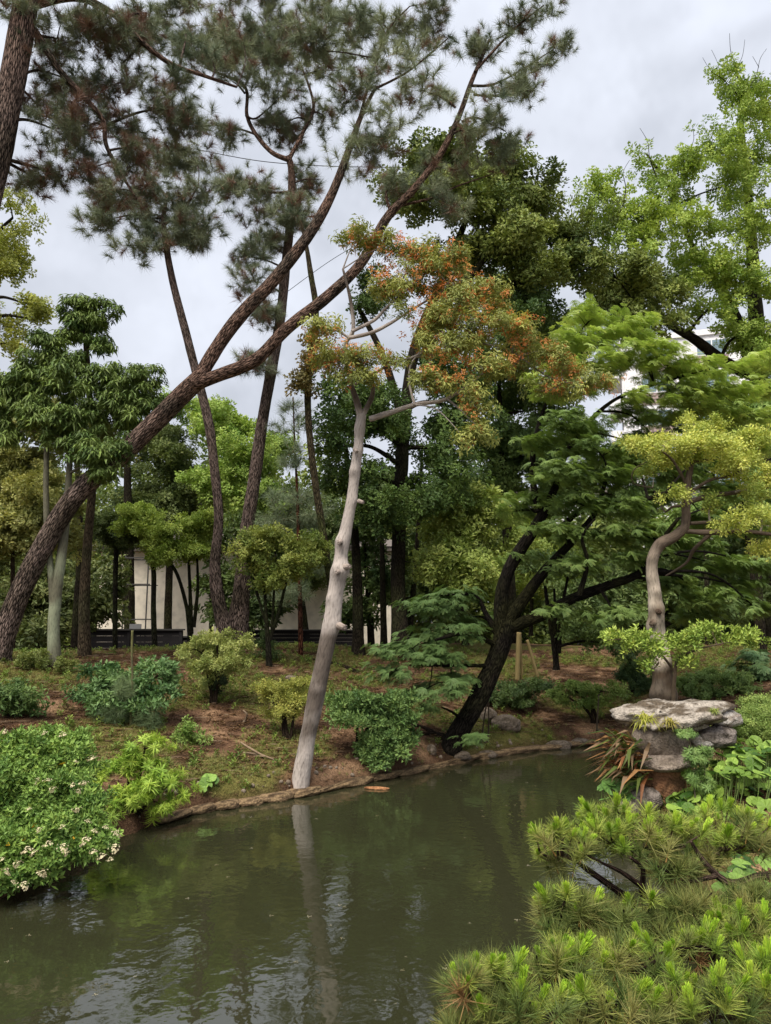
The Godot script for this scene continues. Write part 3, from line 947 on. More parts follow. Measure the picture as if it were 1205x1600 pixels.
func build_pines() -> void:
	var bark := {"bark": M.bark_pine, "c1": c(158, 138, 128), "c1b": c(160, 130, 114), "c2": c(118, 104, 92), "arm": 0.035, "lump": 0.1, "flare": 0.2}
	var na := c(92, 106, 84)
	var nb := c(154, 160, 126)
	var dead := [c(132, 104, 88), 0.12]
	# leaning forked pine
	tree("leaning_pine", "big leaning pine whose rough trunk slants across and forks in the sky", "pine tree", "", [
		[15.0, 14.6, 2, 1005, 41.6, 30, 930, 41.6, 70, 850, 41.6, 118, 775, 40, 170, 728, 40, 230, 672, 40, 290, 612, 38.4, 322, 582, 35.2],
		[14.6, 14.9, 308, 596, 28.8, 332, 555, 28.8, 370, 500, 28.8, 430, 435, 26.4, 486, 362, 24, 520, 300, 19.2, 545, 235, 14.4, 565, 180, 10.4, 588, 135, 6.4],
		[14.6, 14.2, 300, 602, 30.4, 345, 585, 27.2, 400, 562, 26.4, 450, 512, 24.8, 510, 465, 24, 565, 410, 22.4, 605, 340, 19.2, 650, 292, 16, 690, 238, 13.6, 716, 185, 12, 736, 130, 10.4, 752, 92, 8, 765, 62, 5.4],
		[14.4, 14.6, 610, 325, 8, 640, 318, 6.4, 680, 308, 5.4, 712, 292, 3.6, 770, 272, 2.25], [14.4, 14.4, 610, 330, 7.2, 604, 300, 5.6, 622, 264, 3.6],
		[14.2, 14.0, 738, 134, 6.4, 770, 132, 5.4, 810, 112, 3.6, 868, 75, 1.8], [14.2, 14.0, 740, 148, 5.6, 780, 150, 4.5, 830, 142, 1.8], [14.2, 14.0, 742, 112, 6.4, 780, 70, 5.4, 810, 40, 4.5, 850, 8, 2.7],
		[14.2, 14.2, 722, 190, 5.6, 745, 184, 5.4, 790, 205, 2.7], [14.2, 14.2, 712, 168, 5.4, 690, 152, 4.5, 672, 145, 2.7], [14.9, 14.9, 588, 138, 5.6, 640, 110, 4.5, 700, 60, 2.7], [14.9, 14.9, 560, 190, 6.4, 600, 60, 5.4, 640, 10, 2.7]],
		[leafy("pine", 0.42, 13, 0.42, 1.75, na, nb, [
			[800, 36, 34, 22, 14.1], [845, 12, 40, 18, 14], [775, 75, 26, 16, 14.2], [745, 80, 18, 14, 14.3], [835, 100, 38, 14, 14], [865, 75, 22, 14, 14], [800, 128, 36, 12, 14], [800, 150, 42, 9, 14], [825, 142, 20, 8, 14], [780, 200, 30, 14, 14.2], [795, 222, 18, 10, 14.2], [690, 145, 26, 16, 14.2],
			[735, 205, 18, 12, 14.2], [640, 300, 60, 18, 14.5], [670, 270, 50, 18, 14.6], [720, 255, 40, 20, 14.6], [770, 250, 26, 14, 14.5], [610, 280, 26, 20, 14.4], [700, 325, 24, 10, 14.5]], {"mode": 3, "mat": "needle", "dead": dead, "deep": 0.6, "full": 1.3}),
		leafy("pine", 0.66, 25, 0.48, 2.0, na, nb, [
			[560, 150, 56, 40, 14.9], [620, 110, 56, 36, 14.9], [680, 50, 50, 32, 15], [600, 50, 60, 40, 15], [650, 160, 44, 24, 14.9], [540, 230, 50, 30, 14.9], [500, 80, 54, 44, 15.2], [600, 215, 40, 20, 14.8], [540, 20, 60, 30, 15.2], [690, 10, 44, 20, 15]], {"mode": 3, "twigs": 0.9, "full": 1.75, "mat": "needle", "dead": dead, "deep": 0.8, "name": "upper_crown"})], bark)
	# slim bent pine
	tree("slim_bent_pine", "slim pine with an S-bent trunk and drooping dark tufts at its head", "pine tree", "", [
		[19.0, 18.0, 352, 990, 30, 340, 930, 26, 336, 880, 21, 342, 810, 19, 336, 740, 19, 326, 660, 19, 306, 580, 18, 288, 510, 17, 270, 440, 15, 260, 385, 13, 256, 340, 10, 262, 300, 7],
		[18.0, 18.0, 258, 350, 8, 285, 330, 6, 310, 290, 4], [18.0, 18.0, 262, 310, 8, 230, 270, 6, 195, 230, 4]],
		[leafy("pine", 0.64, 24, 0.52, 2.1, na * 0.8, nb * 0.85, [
			[250, 360, 60, 18, 18], [290, 345, 50, 20, 18], [210, 340, 50, 24, 18.3], [180, 310, 44, 20, 18.4], [260, 310, 70, 24, 18.2], [310, 300, 34, 24, 18], [230, 385, 26, 10, 18], [300, 375, 24, 8, 18], [240, 260, 60, 26, 18.6], [300, 245, 40, 24, 18.4], [165, 345, 26, 12, 18]], {"mode": 3, "twigs": 0.9, "full": 1.75, "mat": "needle", "dead": dead, "deep": 0.7})], bark)
	# straight pine that leans a little
	tree("straight_pine", "tall thick-based pine with nearly straight reddish trunk beside the S-bent one", "pine tree", "", [
		[19.6, 18.6, 370, 985, 42.6, 378, 920, 32.8, 384, 840, 27.9, 396, 760, 25.4, 410, 660, 23.8, 424, 580, 23, 438, 500, 21.3, 446, 420, 19.7, 454, 340, 18, 456, 270, 15.6, 450, 244, 13.1],
		[18.6, 18.4, 452, 250, 11.5, 425, 238, 9.84, 400, 210, 9.02, 386, 180, 8.2, 382, 135, 6.56, 330, 110, 4.1], [18.6, 18.6, 452, 248, 9.84, 472, 210, 8.2, 490, 165, 6.56, 470, 100, 4.1], [18.4, 18.4, 384, 180, 5.74, 400, 185, 4.1, 430, 160, 2.46], [18.6, 18.6, 450, 300, 6.56, 420, 300, 4.92, 360, 285, 2.46]],
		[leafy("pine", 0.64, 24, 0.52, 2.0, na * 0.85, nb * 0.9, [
			[400, 280, 50, 24, 18.4], [440, 320, 44, 30, 18.5], [370, 300, 30, 30, 18.3], [410, 380, 34, 16, 18.6], [385, 400, 24, 12, 18.5], [400, 440, 26, 14, 18.6], [420, 490, 18, 12, 18.6], [450, 190, 60, 30, 18.8], [500, 280, 44, 30, 18.8], [340, 205, 26, 16, 18.4], [480, 330, 40, 22, 18.8], [505, 180, 40, 30, 18.8], [440, 350, 36, 20, 18.4], [395, 570, 12, 16, 18.6]], {"mode": 3, "twigs": 0.9, "full": 1.75, "mat": "needle", "dead": [c(134, 104, 88), 0.2], "deep": 0.7}),
		leafy("pine", 0.66, 25, 0.52, 2.1, na, nb, [
			[340, 60, 66, 40, 18], [420, 90, 66, 44, 18.2], [270, 25, 60, 26, 18], [480, 30, 60, 34, 18.6], [400, 20, 66, 30, 18.4], [360, 125, 44, 22, 18], [450, 140, 44, 20, 18.4], [310, 100, 34, 20, 18], [240, 60, 30, 20, 18], [450, 60, 40, 30, 18.4], [530, 110, 40, 30, 18.6], [390, 60, 50, 26, 18.2]], {"mode": 3, "twigs": 0.9, "full": 1.75, "mat": "needle", "dead": dead, "deep": 0.8, "name": "upper_crown"})], bark)
	# high pine whose trunk crosses the corner
	tree("corner_pine", "massive rough pine trunk crossing the corner with a long dark overhanging bough", "pine tree", "", [
		[10.5, 10.0, -120, 1010, 72, -95, 700, 66, -50, 420, 62, -18, 300, 58, 8, 190, 54, 28, 80, 52, 44, -20, 50, 60, -140, 44],
		[10.2, 11.5, 52, 8, 20, 120, -4, 17, 180, 24, 14, 222, 66, 12, 268, 100, 10, 318, 118, 8, 370, 136, 5], [10.2, 11.0, 40, 30, 20, 66, 66, 16, 92, 108, 14, 130, 150, 12, 160, 186, 10, 166, 226, 9, 184, 262, 8, 214, 312, 4],
		[10.2, 10.6, 30, 120, 6, 60, 110, 5, 110, 125, 3], [11.0, 11.6, 166, 196, 7, 220, 175, 5, 290, 165, 3], [11.5, 11.5, 182, 26, 6, 160, 10, 5, 130, -20, 4]],
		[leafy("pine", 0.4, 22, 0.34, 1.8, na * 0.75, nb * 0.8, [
			[90, 60, 44, 34, 10.6], [150, 70, 50, 40, 10.8], [75, 110, 34, 30, 10.6], [190, 100, 30, 34, 11], [60, 165, 26, 18, 10.6], [240, 165, 30, 16, 11.3], [130, 30, 60, 22, 10.6], [200, 50, 34, 22, 11], [110, 140, 46, 34, 10.8], [170, 140, 46, 30, 11], [80, 200, 40, 24, 10.6], [130, 200, 50, 28, 10.8], [200, 190, 44, 28, 11.2], [60, 280, 30, 10, 10.8], [100, 275, 34, 18, 10.8], [150, 260, 44, 26, 11], [210, 240, 44, 28, 11.2], [260, 190, 44, 22, 11.4], [300, 190, 26, 20, 11.5], [180, 300, 34, 18, 11], [220, 300, 34, 18, 11.2]], {"mode": 3, "twigs": 0.9, "full": 2.3, "mat": "needle", "dead": [c(130, 102, 88), 0.3], "deep": 0.8}),
		leafy("pine", 0.4, 22, 0.34, 1.8, na, nb, [
			[20, 15, 30, 14, 10], [230, 20, 50, 24, 11.2], [290, 50, 44, 24, 11.5], [330, 90, 40, 18, 11.5], [280, 130, 20, 10, 11.4], [380, 60, 40, 26, 11.8]], {"mode": 3, "twigs": 0.9, "full": 1.75, "mat": "needle", "dead": dead, "deep": 0.8, "name": "upper_crown"})], bark)
	# thin crooked trunk between the pines and the pale trunk
	tree("thin_mossy_tree", "thin mossy crooked trunk between the straight pine and the pale knobbed trunk", "tree", "", [
		[18.0, 17.6, 522, 950, 13, 512, 880, 14, 503, 820, 15, 492, 750, 15, 484, 680, 14, 481, 620, 14, 485, 560, 14, 494, 490, 13, 486, 430, 12, 478, 380, 9, 470, 345, 6]],
		[leafy("small", 0.3, 10, 0.4, 1.8, c(84, 84, 44), c(140, 116, 60), [[480, 575, 14, 24, 17.6], [475, 610, 10, 16, 17.6], [486, 540, 12, 16, 17.6]])],
		{"bark": M.bark_rough, "c1": c(104, 94, 72), "c2": c(98, 104, 62), "arm": 0.03})
	# small red-barked pine
	tree("small_red_pine", "small pine with thin red bark and airy silver-green needles by the fence", "pine tree", "", [
		[19.0, 19.0, 470, 1018, 10, 469, 940, 9, 467, 860, 8, 465, 780, 6, 461, 700, 4, 458, 620, 2.5]],
		[leafy("pine_soft", 0.4, 10, 0.5, 1.6, c(96, 112, 84), c(140, 152, 116), [[458, 640, 18, 16, 19], [455, 672, 26, 12, 19], [460, 720, 34, 22, 19], [450, 770, 40, 22, 19], [480, 810, 36, 20, 19], [440, 830, 34, 22, 19], [490, 880, 30, 24, 19], [450, 920, 34, 26, 19]], {"mode": 3, "twigs": 0.9, "full": 1.75, "mat": "needle"})],
		{"bark": M.bark_pine, "c1": c(132, 84, 66), "c2": c(110, 76, 60), "arm": 0.015})

func build_middle_trees() -> void:
	# pale knobbed tree with red new leaves
	var d := depth(470, 1222)
	var dd := d - 0.5
	var pale := {"bark": M.bark_smooth, "c1": c(188, 177, 169), "c2": c(106, 96, 88), "arm": 0.022, "lump": 0.14, "flare": 0.45, "swell": [[541, 978, 14, 13], [527, 893, 12, 8], [546, 888, 13, 11], [525, 846, 11, 7], [563, 783, 10, 8], [550, 735, 9, 6], [567, 702, 9, 6], [492, 1078, 10, 3], [510, 935, 10, 4], [535, 910, 14, 3], [556, 668, 12, 5]]}
	var red_blobs := [
			[560, 372, 36, 22, dd], [600, 385, 34, 26, dd], [650, 405, 44, 26, dd], [700, 405, 44, 22, dd], [620, 440, 56, 26, dd], [700, 445, 60, 34, dd], [760, 470, 44, 30, dd], [680, 490, 60, 26, dd - 0.2], [750, 510, 60, 26, dd - 0.2], [810, 520, 44, 20, dd],
			[830, 550, 50, 18, dd], [880, 575, 50, 16, dd], [930, 605, 40, 14, dd], [870, 605, 40, 12, dd], [700, 550, 40, 22, dd - 0.3], [750, 570, 40, 20, dd - 0.3], [690, 590, 44, 16, dd - 0.3], [735, 625, 28, 24, dd - 0.3], [745, 665, 18, 20, dd - 0.3], [730, 690, 10, 14, dd - 0.3],
			[500, 520, 36, 18, dd], [540, 560, 44, 22, dd], [510, 560, 32, 18, dd], [600, 560, 32, 16, dd], [570, 590, 36, 12, dd], [660, 530, 34, 16, dd], [800, 575, 30, 12, dd]]
	var t := tree("red_leaved_tree", "pale smooth knobbed trunk at the water's edge bearing orange-red and green leaves", "tree", "", [
		[d, d, 470, 1222, 33, 480, 1160, 31, 494, 1090, 32, 508, 1020, 31, 520, 960, 31, 528, 900, 28, 536, 850, 26, 548, 790, 23, 556, 730, 21, 562, 680, 20, 565, 648, 20],
		[d, dd, 564, 652, 15, 556, 622, 13, 546, 590, 10, 540, 540, 9, 552, 515, 8, 548, 470, 7, 536, 420, 5], [d, dd, 565, 652, 12, 582, 618, 10, 580, 595, 8, 566, 574, 7, 556, 560, 5],
		[d, dd, 578, 655, 13, 612, 644, 12, 650, 632, 10, 690, 626, 8, 720, 610, 6, 760, 580, 4], [dd, dd, 546, 528, 9, 580, 520, 8, 610, 505, 7, 650, 480, 5, 700, 450, 3], [dd, dd, 550, 518, 8, 585, 500, 8, 605, 480, 6, 650, 440, 4, 690, 410, 3],
		[dd, dd, 640, 560, 5, 690, 540, 5, 740, 535, 4, 800, 550, 3.5, 860, 590, 3, 930, 605, 2], [dd, dd, 648, 632, 6, 640, 600, 5, 642, 570, 4, 660, 545, 3], [d, dd, 556, 600, 6, 574, 590, 6, 620, 565, 5, 670, 555, 4]],
		[leafy("lance", 0.22, 10, 0.225, 1.5, c(98, 108, 52), c(174, 176, 88), red_blobs, {"deep": 0.75, "twigs": 1.4}), leafy("flame", 0.16, 1, 0.14, 1.5, c(186, 102, 56), c(226, 154, 84), red_blobs, {"deep": 1.0, "twigs": 0.0, "full": 6.0, "arms": false, "name": "young_leaves"})], pale)
	for s in [[530, 978, 9, 3, 9], [530, 893, -3, 2, 8], [537, 887, 9, -2, 9], [531, 846, 0, 3, 8], [561, 783, 7, 2, 6], [554, 702, 4, 4, 5]]:      # cut ends of pruned branches
		var p0 := at(s[0], s[1], d - 0.1) - t.position
		var p1 := at(s[0] + s[2], s[1] + s[3], d - 0.24) - t.position
		var rr := metres(s[4], d) * 0.5
		part("pruned_stub", tube([p0, p0.lerp(p1, 0.7), p1, p1.lerp(p0, 0.2)], [rr * 1.3, rr, rr * 0.9, rr * 0.45], 12, 0.25, c(170, 156, 146), c(92, 74, 62)), M.bark_smooth, t)
	# dark leaning tree with feathery leaves
	d = depth(706, 1172)
	var e := d - 0.6
	var dark := {"bark": M.bark_rough, "c1": c(60, 53, 47), "c2": c(70, 68, 46), "arm": 0.035, "lump": 0.2, "flare": 0.3}
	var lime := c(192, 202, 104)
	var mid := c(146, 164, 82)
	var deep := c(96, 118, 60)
	tree("feathery_leaning_tree", "black-barked tree leaning from the waterline with layered feathery fern-like leaves", "tree", "", [
		[d, d, 704, 1172, 38, 726, 1128, 38, 752, 1084, 40, 772, 1040, 38, 786, 1000, 38, 790, 968, 38],
		[d, d, 786, 985, 34, 784, 930, 26, 800, 880, 24, 826, 840, 22, 850, 800, 19, 868, 760, 16, 884, 710, 12, 920, 660, 10, 960, 625, 8, 1010, 605, 6, 1060, 590, 4],
		[d, e, 792, 975, 30, 830, 920, 22, 862, 880, 19, 900, 840, 15, 930, 800, 11, 950, 740, 7], [d, e - 0.6, 796, 980, 28, 850, 960, 24, 895, 935, 20, 950, 915, 18, 1000, 895, 14, 1030, 850, 10, 1060, 810, 7],
		[d, d + 0.6, 842, 800, 15, 832, 740, 12, 836, 690, 10, 850, 640, 8, 880, 580, 6], [d, e, 870, 830, 14, 920, 790, 12, 985, 786, 11, 1040, 770, 8], [d, d, 782, 1000, 16, 760, 960, 10, 740, 930, 7, 690, 930, 4], [d, e, 780, 1010, 12, 730, 990, 8, 680, 1000, 5], [d, e, 770, 1040, 9, 720, 1040, 7, 660, 1040, 4], [e - 0.4, e - 0.6, 905, 930, 12, 918, 880, 9, 910, 840, 7, 930, 810, 4]],
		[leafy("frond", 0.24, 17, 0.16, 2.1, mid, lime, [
			[930, 490, 50, 18, d + 0.4], [980, 515, 60, 18, d + 0.3], [910, 530, 56, 18, d + 0.2], [1000, 555, 70, 16, d], [930, 565, 60, 16, d], [1050, 575, 60, 14, d], [860, 580, 40, 14, d + 0.3], [1080, 600, 60, 12, d], [880, 610, 50, 12, d], [1140, 610, 46, 14, d], [1020, 620, 50, 12, d - 0.2], [1100, 635, 50, 12, d], [1170, 650, 40, 14, d], [1150, 560, 20, 20, d + 0.5], [1180, 600, 34, 16, d + 0.8], [1110, 575, 40, 14, d + 0.6], [1190, 560, 26, 16, d + 1.0], [1060, 650, 50, 12, d + 0.4], [1120, 665, 50, 12, d + 0.6], [1185, 690, 30, 14, d + 0.8]], {"mode": 2, "deep": 0.9}),
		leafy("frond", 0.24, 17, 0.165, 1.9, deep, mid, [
			[900, 660, 60, 16, e], [850, 690, 50, 16, d], [930, 700, 60, 16, e], [870, 740, 60, 16, e], [940, 745, 60, 14, e], [830, 780, 40, 14, d + 0.4], [900, 785, 60, 14, e], [970, 790, 50, 14, e], [870, 830, 50, 14, e], [950, 835, 60, 14, e], [1010, 830, 50, 14, e], [1060, 850, 60, 14, d + 0.5], [1120, 880, 60, 14, d + 0.5],
			[900, 880, 56, 14, e - 0.2], [990, 870, 50, 14, e], [960, 960, 60, 12, e - 0.3], [1040, 910, 60, 14, d], [1100, 930, 56, 14, d], [880, 950, 44, 12, e], [820, 870, 36, 12, d + 0.3], [1180, 950, 40, 14, d], [1180, 880, 36, 14, d + 0.4], [800, 800, 30, 14, d + 0.4], [1020, 680, 44, 12, d + 0.5], [1010, 655, 34, 10, d + 0.3], [985, 690, 34, 12, d + 0.4], [975, 640, 30, 10, d + 0.3], [990, 720, 44, 14, d + 0.5], [1060, 740, 50, 14, d + 0.8], [1130, 760, 50, 14, d + 1.0], [1020, 780, 50, 14, d + 0.8], [1100, 810, 50, 14, d + 1.0], [1180, 830, 36, 14, d + 1.0], [1080, 960, 50, 12, d + 0.6], [1150, 915, 40, 14, d + 0.6]], {"mode": 2, "deep": 0.9, "name": "middle_crown"}),
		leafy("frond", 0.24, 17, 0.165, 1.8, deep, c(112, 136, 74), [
			[720, 930, 50, 12, d + 0.2], [680, 945, 50, 12, d], [690, 985, 60, 12, d - 0.1], [735, 965, 34, 10, d + 0.3], [640, 1010, 60, 14, d - 0.3], [690, 1030, 54, 12, d - 0.3], [620, 1050, 44, 14, d - 0.4], [670, 1075, 50, 12, d - 0.4], [705, 1060, 30, 10, d - 0.2], [690, 1105, 24, 8, d - 0.3], [728, 1150, 14, 8, d - 0.5]], {"mode": 2, "deep": 0.8, "name": "low_crown"})], dark)
	# twisted tree behind the lantern
	d = 10.6
	var tw := {"bark": M.bark_smooth, "c1": c(206, 192, 174), "c1b": c(104, 90, 78), "c2": c(88, 74, 60), "arm": 0.02, "lump": 0.26, "flare": 0.15, "swell": [[1018, 978, 13, 12], [1030, 952, 11, 8], [1028, 968, 9, 6], [1028, 1088, 16, 13], [1046, 1085, 13, 7], [1014, 905, 9, 6], [1026, 925, 9, 5], [1022, 1000, 9, 6], [1038, 1040, 12, 5], [1016, 870, 8, 5], [1036, 1062, 10, 5], [1034, 848, 9, 6], [1012, 940, 8, 5]]}
	t = tree("twisted_tree", "twisted knotty tree behind the stone lantern with flat yellow-green crown", "tree", "", [
		[d, d, 1042, 1190, 44, 1040, 1100, 40, 1036, 1060, 36, 1030, 1010, 32, 1026, 970, 30, 1022, 920, 24, 1019, 880, 22, 1030, 852, 22, 1054, 838, 20, 1068, 826, 18],
		[d, d, 1050, 840, 20, 1070, 825, 20, 1072, 790, 18, 1076, 750, 14, 1082, 715, 10, 1090, 700, 6], [d, d + 0.2, 1074, 785, 12, 1110, 775, 11, 1160, 768, 9, 1215, 758, 7], [d, d - 0.5, 1072, 830, 12, 1110, 832, 11, 1160, 830, 10, 1215, 836, 7],
		[d, d - 0.4, 1078, 770, 7, 1110, 750, 7, 1145, 742, 5, 1180, 720, 3], [d, d - 0.3, 1074, 760, 7, 1058, 730, 6, 1044, 712, 4, 1010, 690, 2], [d, d + 0.5, 1110, 835, 9, 1085, 858, 8, 1072, 880, 6, 1040, 900, 3], [d, d + 0.3, 1074, 790, 7, 1050, 792, 5, 1040, 800, 4, 1030, 785, 3],
		[d, d, 1080, 722, 6, 1110, 718, 5, 1145, 715, 3], [d, d + 0.2, 1078, 818, 8, 1120, 815, 7, 1160, 812, 4], [d, d - 0.3, 1020, 762, 3, 990, 755, 2.5, 990, 735, 2, 1010, 722, 1.5]],
		[leafy("golden", 0.18, 9, 0.24, 1.5, c(138, 156, 66), c(208, 208, 102), [
			[1090, 672, 56, 18, d], [1040, 690, 40, 16, d - 0.2], [1000, 700, 34, 14, d - 0.2], [1140, 685, 50, 18, d], [1180, 705, 40, 22, d], [1100, 700, 60, 14, d - 0.3], [1150, 730, 46, 16, d - 0.3], [1200, 740, 30, 20, d - 0.2], [1050, 715, 40, 10, d], [1020, 730, 26, 10, d], [1060, 770, 16, 12, d - 0.2], [1110, 790, 20, 8, d], [1180, 770, 34, 12, d - 0.2], [1190, 810, 34, 16, d - 0.4], [1150, 820, 30, 10, d - 0.4], [1200, 860, 16, 10, d - 0.2]], {"deep": 0.85, "full": 1.8})], tw)
	for s in [[1022, 972, -4, 3, 9], [1028, 955, 3, 2, 7]]:      # old branch scars
		var p0 := at(s[0], s[1], d - 0.12) - t.position
		var p1 := at(s[0] + s[2], s[1] + s[3], d - 0.25) - t.position
		var rr := metres(s[4], d) * 0.5
		part("branch_scar", tube([p0, p0.lerp(p1, 0.7), p1, p1.lerp(p0, 0.25)], [rr * 1.4, rr, rr * 0.85, rr * 0.4], 12, 0.3, c(176, 158, 140), c(84, 68, 56)), M.bark_smooth, t)
	# low leafy branch on it
	t = tree("spreading_shrub", "flat spreading branches of glossy light leaves across the twisted trunk", "shrub", "", [
		[d - 0.2, d - 0.6, 1052, 1100, 8, 1054, 1060, 7, 1060, 1030, 5, 1090, 1015, 4, 1130, 1005, 2.5], [d - 0.3, d - 0.8, 1054, 1050, 5, 1030, 1020, 4, 990, 1000, 2.5, 950, 1000, 1.5]],
		[leafy("bush", 0.16, 9, 0.19, 2.2, c(112, 138, 50), c(160, 178, 76), [[980, 1000, 40, 9, d - 0.7], [1020, 1010, 34, 10, d - 0.8], [1030, 1035, 26, 12, d - 0.8], [1080, 1002, 36, 12, d - 0.6], [1125, 998, 44, 10, d - 0.5], [1165, 1000, 24, 8, d - 0.5], [1090, 1030, 30, 8, d - 0.5], [950, 1002, 16, 6, d - 0.7], [1110, 985, 30, 8, d - 0.4]], {"mat": "gloss", "deep": 0.75, "full": 0.95})],
		{"bark": M.bark_smooth, "c1": c(130, 112, 92), "c2": c(110, 96, 80), "arm": 0.012})
	# drooping-leaved trees with lichened trunks
	d = depth(86, 1040)
	var lich := {"bark": M.bark_smooth, "c1": c(112, 110, 92), "c2": c(150, 156, 130), "arm": 0.035, "lump": 0.1, "flare": 0.25}
	tree("lichened_tree", "slender twin-stemmed tree with pale lichened bark and hanging dark leaves", "tree", "", [
		[d, d, 86, 1042, 26, 84, 985, 22, 88, 930, 21, 96, 870, 19, 104, 800, 15, 108, 740, 12, 112, 680, 8], [d, d - 0.2, 84, 960, 15, 80, 900, 13, 74, 830, 12, 72, 760, 11, 73, 690, 10, 72, 640, 7, 70, 600, 4]],
		[leafy("droop", 0.2, 6, 0.28, 1.7, c(56, 82, 38), c(122, 142, 68), [
			[70, 560, 40, 40, d], [40, 600, 44, 40, d], [90, 600, 40, 37, d - 0.2], [30, 640, 40, 31, d], [80, 650, 44, 28, d - 0.3], [20, 680, 20, 19, d], [110, 690, 36, 25, d - 0.3], [150, 700, 44, 28, d - 0.4], [185, 700, 24, 34, d - 0.4], [160, 735, 30, 22, d - 0.4], [120, 660, 34, 22, d - 0.2], [10, 620, 20, 37, d]], {"mode": 1, "mat": "gloss", "deep": 0.8})], lich)
	tree("brown_trunk_tree", "brown-trunked tree behind the lichened pair with a narrow hanging-leaved top", "tree", "", [
		[d + 1.8, d + 1.4, 132, 1012, 24, 132, 940, 20, 136, 860, 18, 144, 770, 16, 150, 690, 14, 140, 620, 13, 136, 560, 12, 132, 500, 9, 130, 475, 6]],
		[leafy("droop", 0.2, 6, 0.28, 1.6, c(56, 82, 38), c(122, 142, 68), [
			[130, 485, 34, 25, d + 1.4], [110, 510, 26, 34, d + 1.4], [160, 500, 18, 40, d + 1.4], [150, 540, 22, 22, d + 1.4], [170, 590, 34, 28, d + 1.2], [220, 590, 32, 25, d + 1.2], [200, 620, 50, 31, d + 1.2], [150, 640, 30, 25, d + 1.3], [230, 640, 26, 22, d + 1.2], [195, 655, 36, 22, d + 1.1], [120, 580, 26, 31, d + 1.4]], {"mode": 1, "mat": "gloss", "deep": 0.8})],
		{"bark": M.bark_rough, "c1": c(120, 104, 84), "c2": c(104, 98, 74), "arm": 0.035, "lump": 0.1})
	# small clipped trees in front of the fence
	var thin := {"bark": M.bark_rough, "c1": c(66, 62, 50), "c2": c(80, 84, 56), "arm": 0.03, "lump": 0.12}
	for s in [["small round-topped tree with one straight dark trunk before the fence corner", [[20.5, 20.5, 180, 1018, 10, 180, 950, 9, 181, 880, 10, 184, 830, 7]], [[180, 850, 26, 22, 20.5], [170, 820, 26, 20, 20.5], [205, 830, 26, 18, 20.5]], c(44, 62, 32), c(86, 100, 46)],
			["small tree with a light green cloud-like head on a leaning thin trunk", [[20.0, 20.0, 242, 1016, 11, 240, 950, 10, 240, 890, 10, 232, 850, 7, 222, 820, 5]], [[215, 805, 32, 18, 20], [235, 830, 34, 14, 20], [250, 855, 34, 14, 19.8], [240, 875, 24, 12, 19.8], [205, 825, 24, 14, 20]], c(112, 138, 44), c(162, 178, 78)],
			["small three-stemmed tree with fresh green head and curved bare stems", [[20.5, 20.0, 298, 1000, 12, 292, 950, 7, 278, 900, 7, 260, 868, 6, 256, 840, 4], [20.5, 20.3, 299, 990, 9, 297, 920, 7, 294, 860, 5], [20.5, 20.3, 303, 980, 8, 309, 920, 6, 308, 870, 4]], [[300, 830, 30, 20, 20.2], [325, 810, 26, 22, 20.2], [270, 845, 26, 14, 20], [310, 860, 24, 12, 20], [285, 870, 20, 8, 20]], c(104, 128, 42), c(156, 172, 70)],
			["multi-stemmed small tree with yellow-green head in front of the fence", [[17.5, 17.5, 420, 1022, 12, 416, 960, 7, 412, 900, 6, 410, 850, 4], [17.5, 17.4, 422, 1000, 7, 440, 940, 6, 452, 880, 5, 456, 850, 3], [17.5, 17.4, 418, 980, 6, 400, 920, 5, 396, 880, 3], [17.5, 17.4, 424, 1000, 6, 428, 930, 5, 432, 870, 3]], [[400, 870, 30, 24, 17.4], [430, 850, 36, 24, 17.4], [470, 860, 30, 24, 17.4], [450, 890, 34, 14, 17.3], [410, 910, 26, 12, 17.3], [390, 840, 20, 18, 17.4], [485, 880, 20, 14, 17.4]], c(96, 116, 44), c(158, 164, 76)]]:
		tree("small_tree", s[0], "tree", "small trees before the fence", s[1], [leafy("small", 0.3, 11, 0.32, 2.2, s[3], s[4], s[2])], thin)
	# stem clump on the mossy slope
	tree("stem_clump_tree", "low clump of dark crooked stems on the mossy slope", "tree", "", [
		[17.0, 16.5, 868, 1022, 12, 862, 980, 10, 855, 940, 8, 850, 900, 5], [17.0, 16.5, 872, 1020, 12, 876, 980, 9, 880, 940, 7, 890, 890, 4], [17.0, 16.5, 866, 1015, 9, 868, 970, 7, 866, 920, 5]],
		[leafy("small", 0.3, 10, 0.34, 1.6, c(60, 82, 42), c(104, 124, 58), [[850, 890, 36, 14, 16.6], [890, 880, 30, 12, 16.6], [910, 985, 30, 12, 16.4], [960, 1010, 34, 14, 16.2]])], dark)

func shrub(called: String, label: String, px: float, py: float, stems: int, crowns: Array, look: Dictionary, group := "") -> Node3D:
	var g := hit(px, py)
	var d := -g.z
	var r := rng(hash(label))
	var limbs := []
	var blobs: Array = crowns[0].blobs
	for i in stems:
		var b: Array = blobs[i % blobs.size()]
		var jx := r.randf_range(-6, 6)
		limbs.append([d, b[4], px + jx, py, look.w, lerpf(px + jx, b[0], 0.4) + r.randf_range(-8, 8), lerpf(py, b[1], 0.5), look.w * 0.75, b[0] + r.randf_range(-8, 8), b[1], look.w * 0.35])
	for cr in crowns:
		cr.full = 1.7
	return tree(called, label, "shrub", group, limbs, crowns, look)

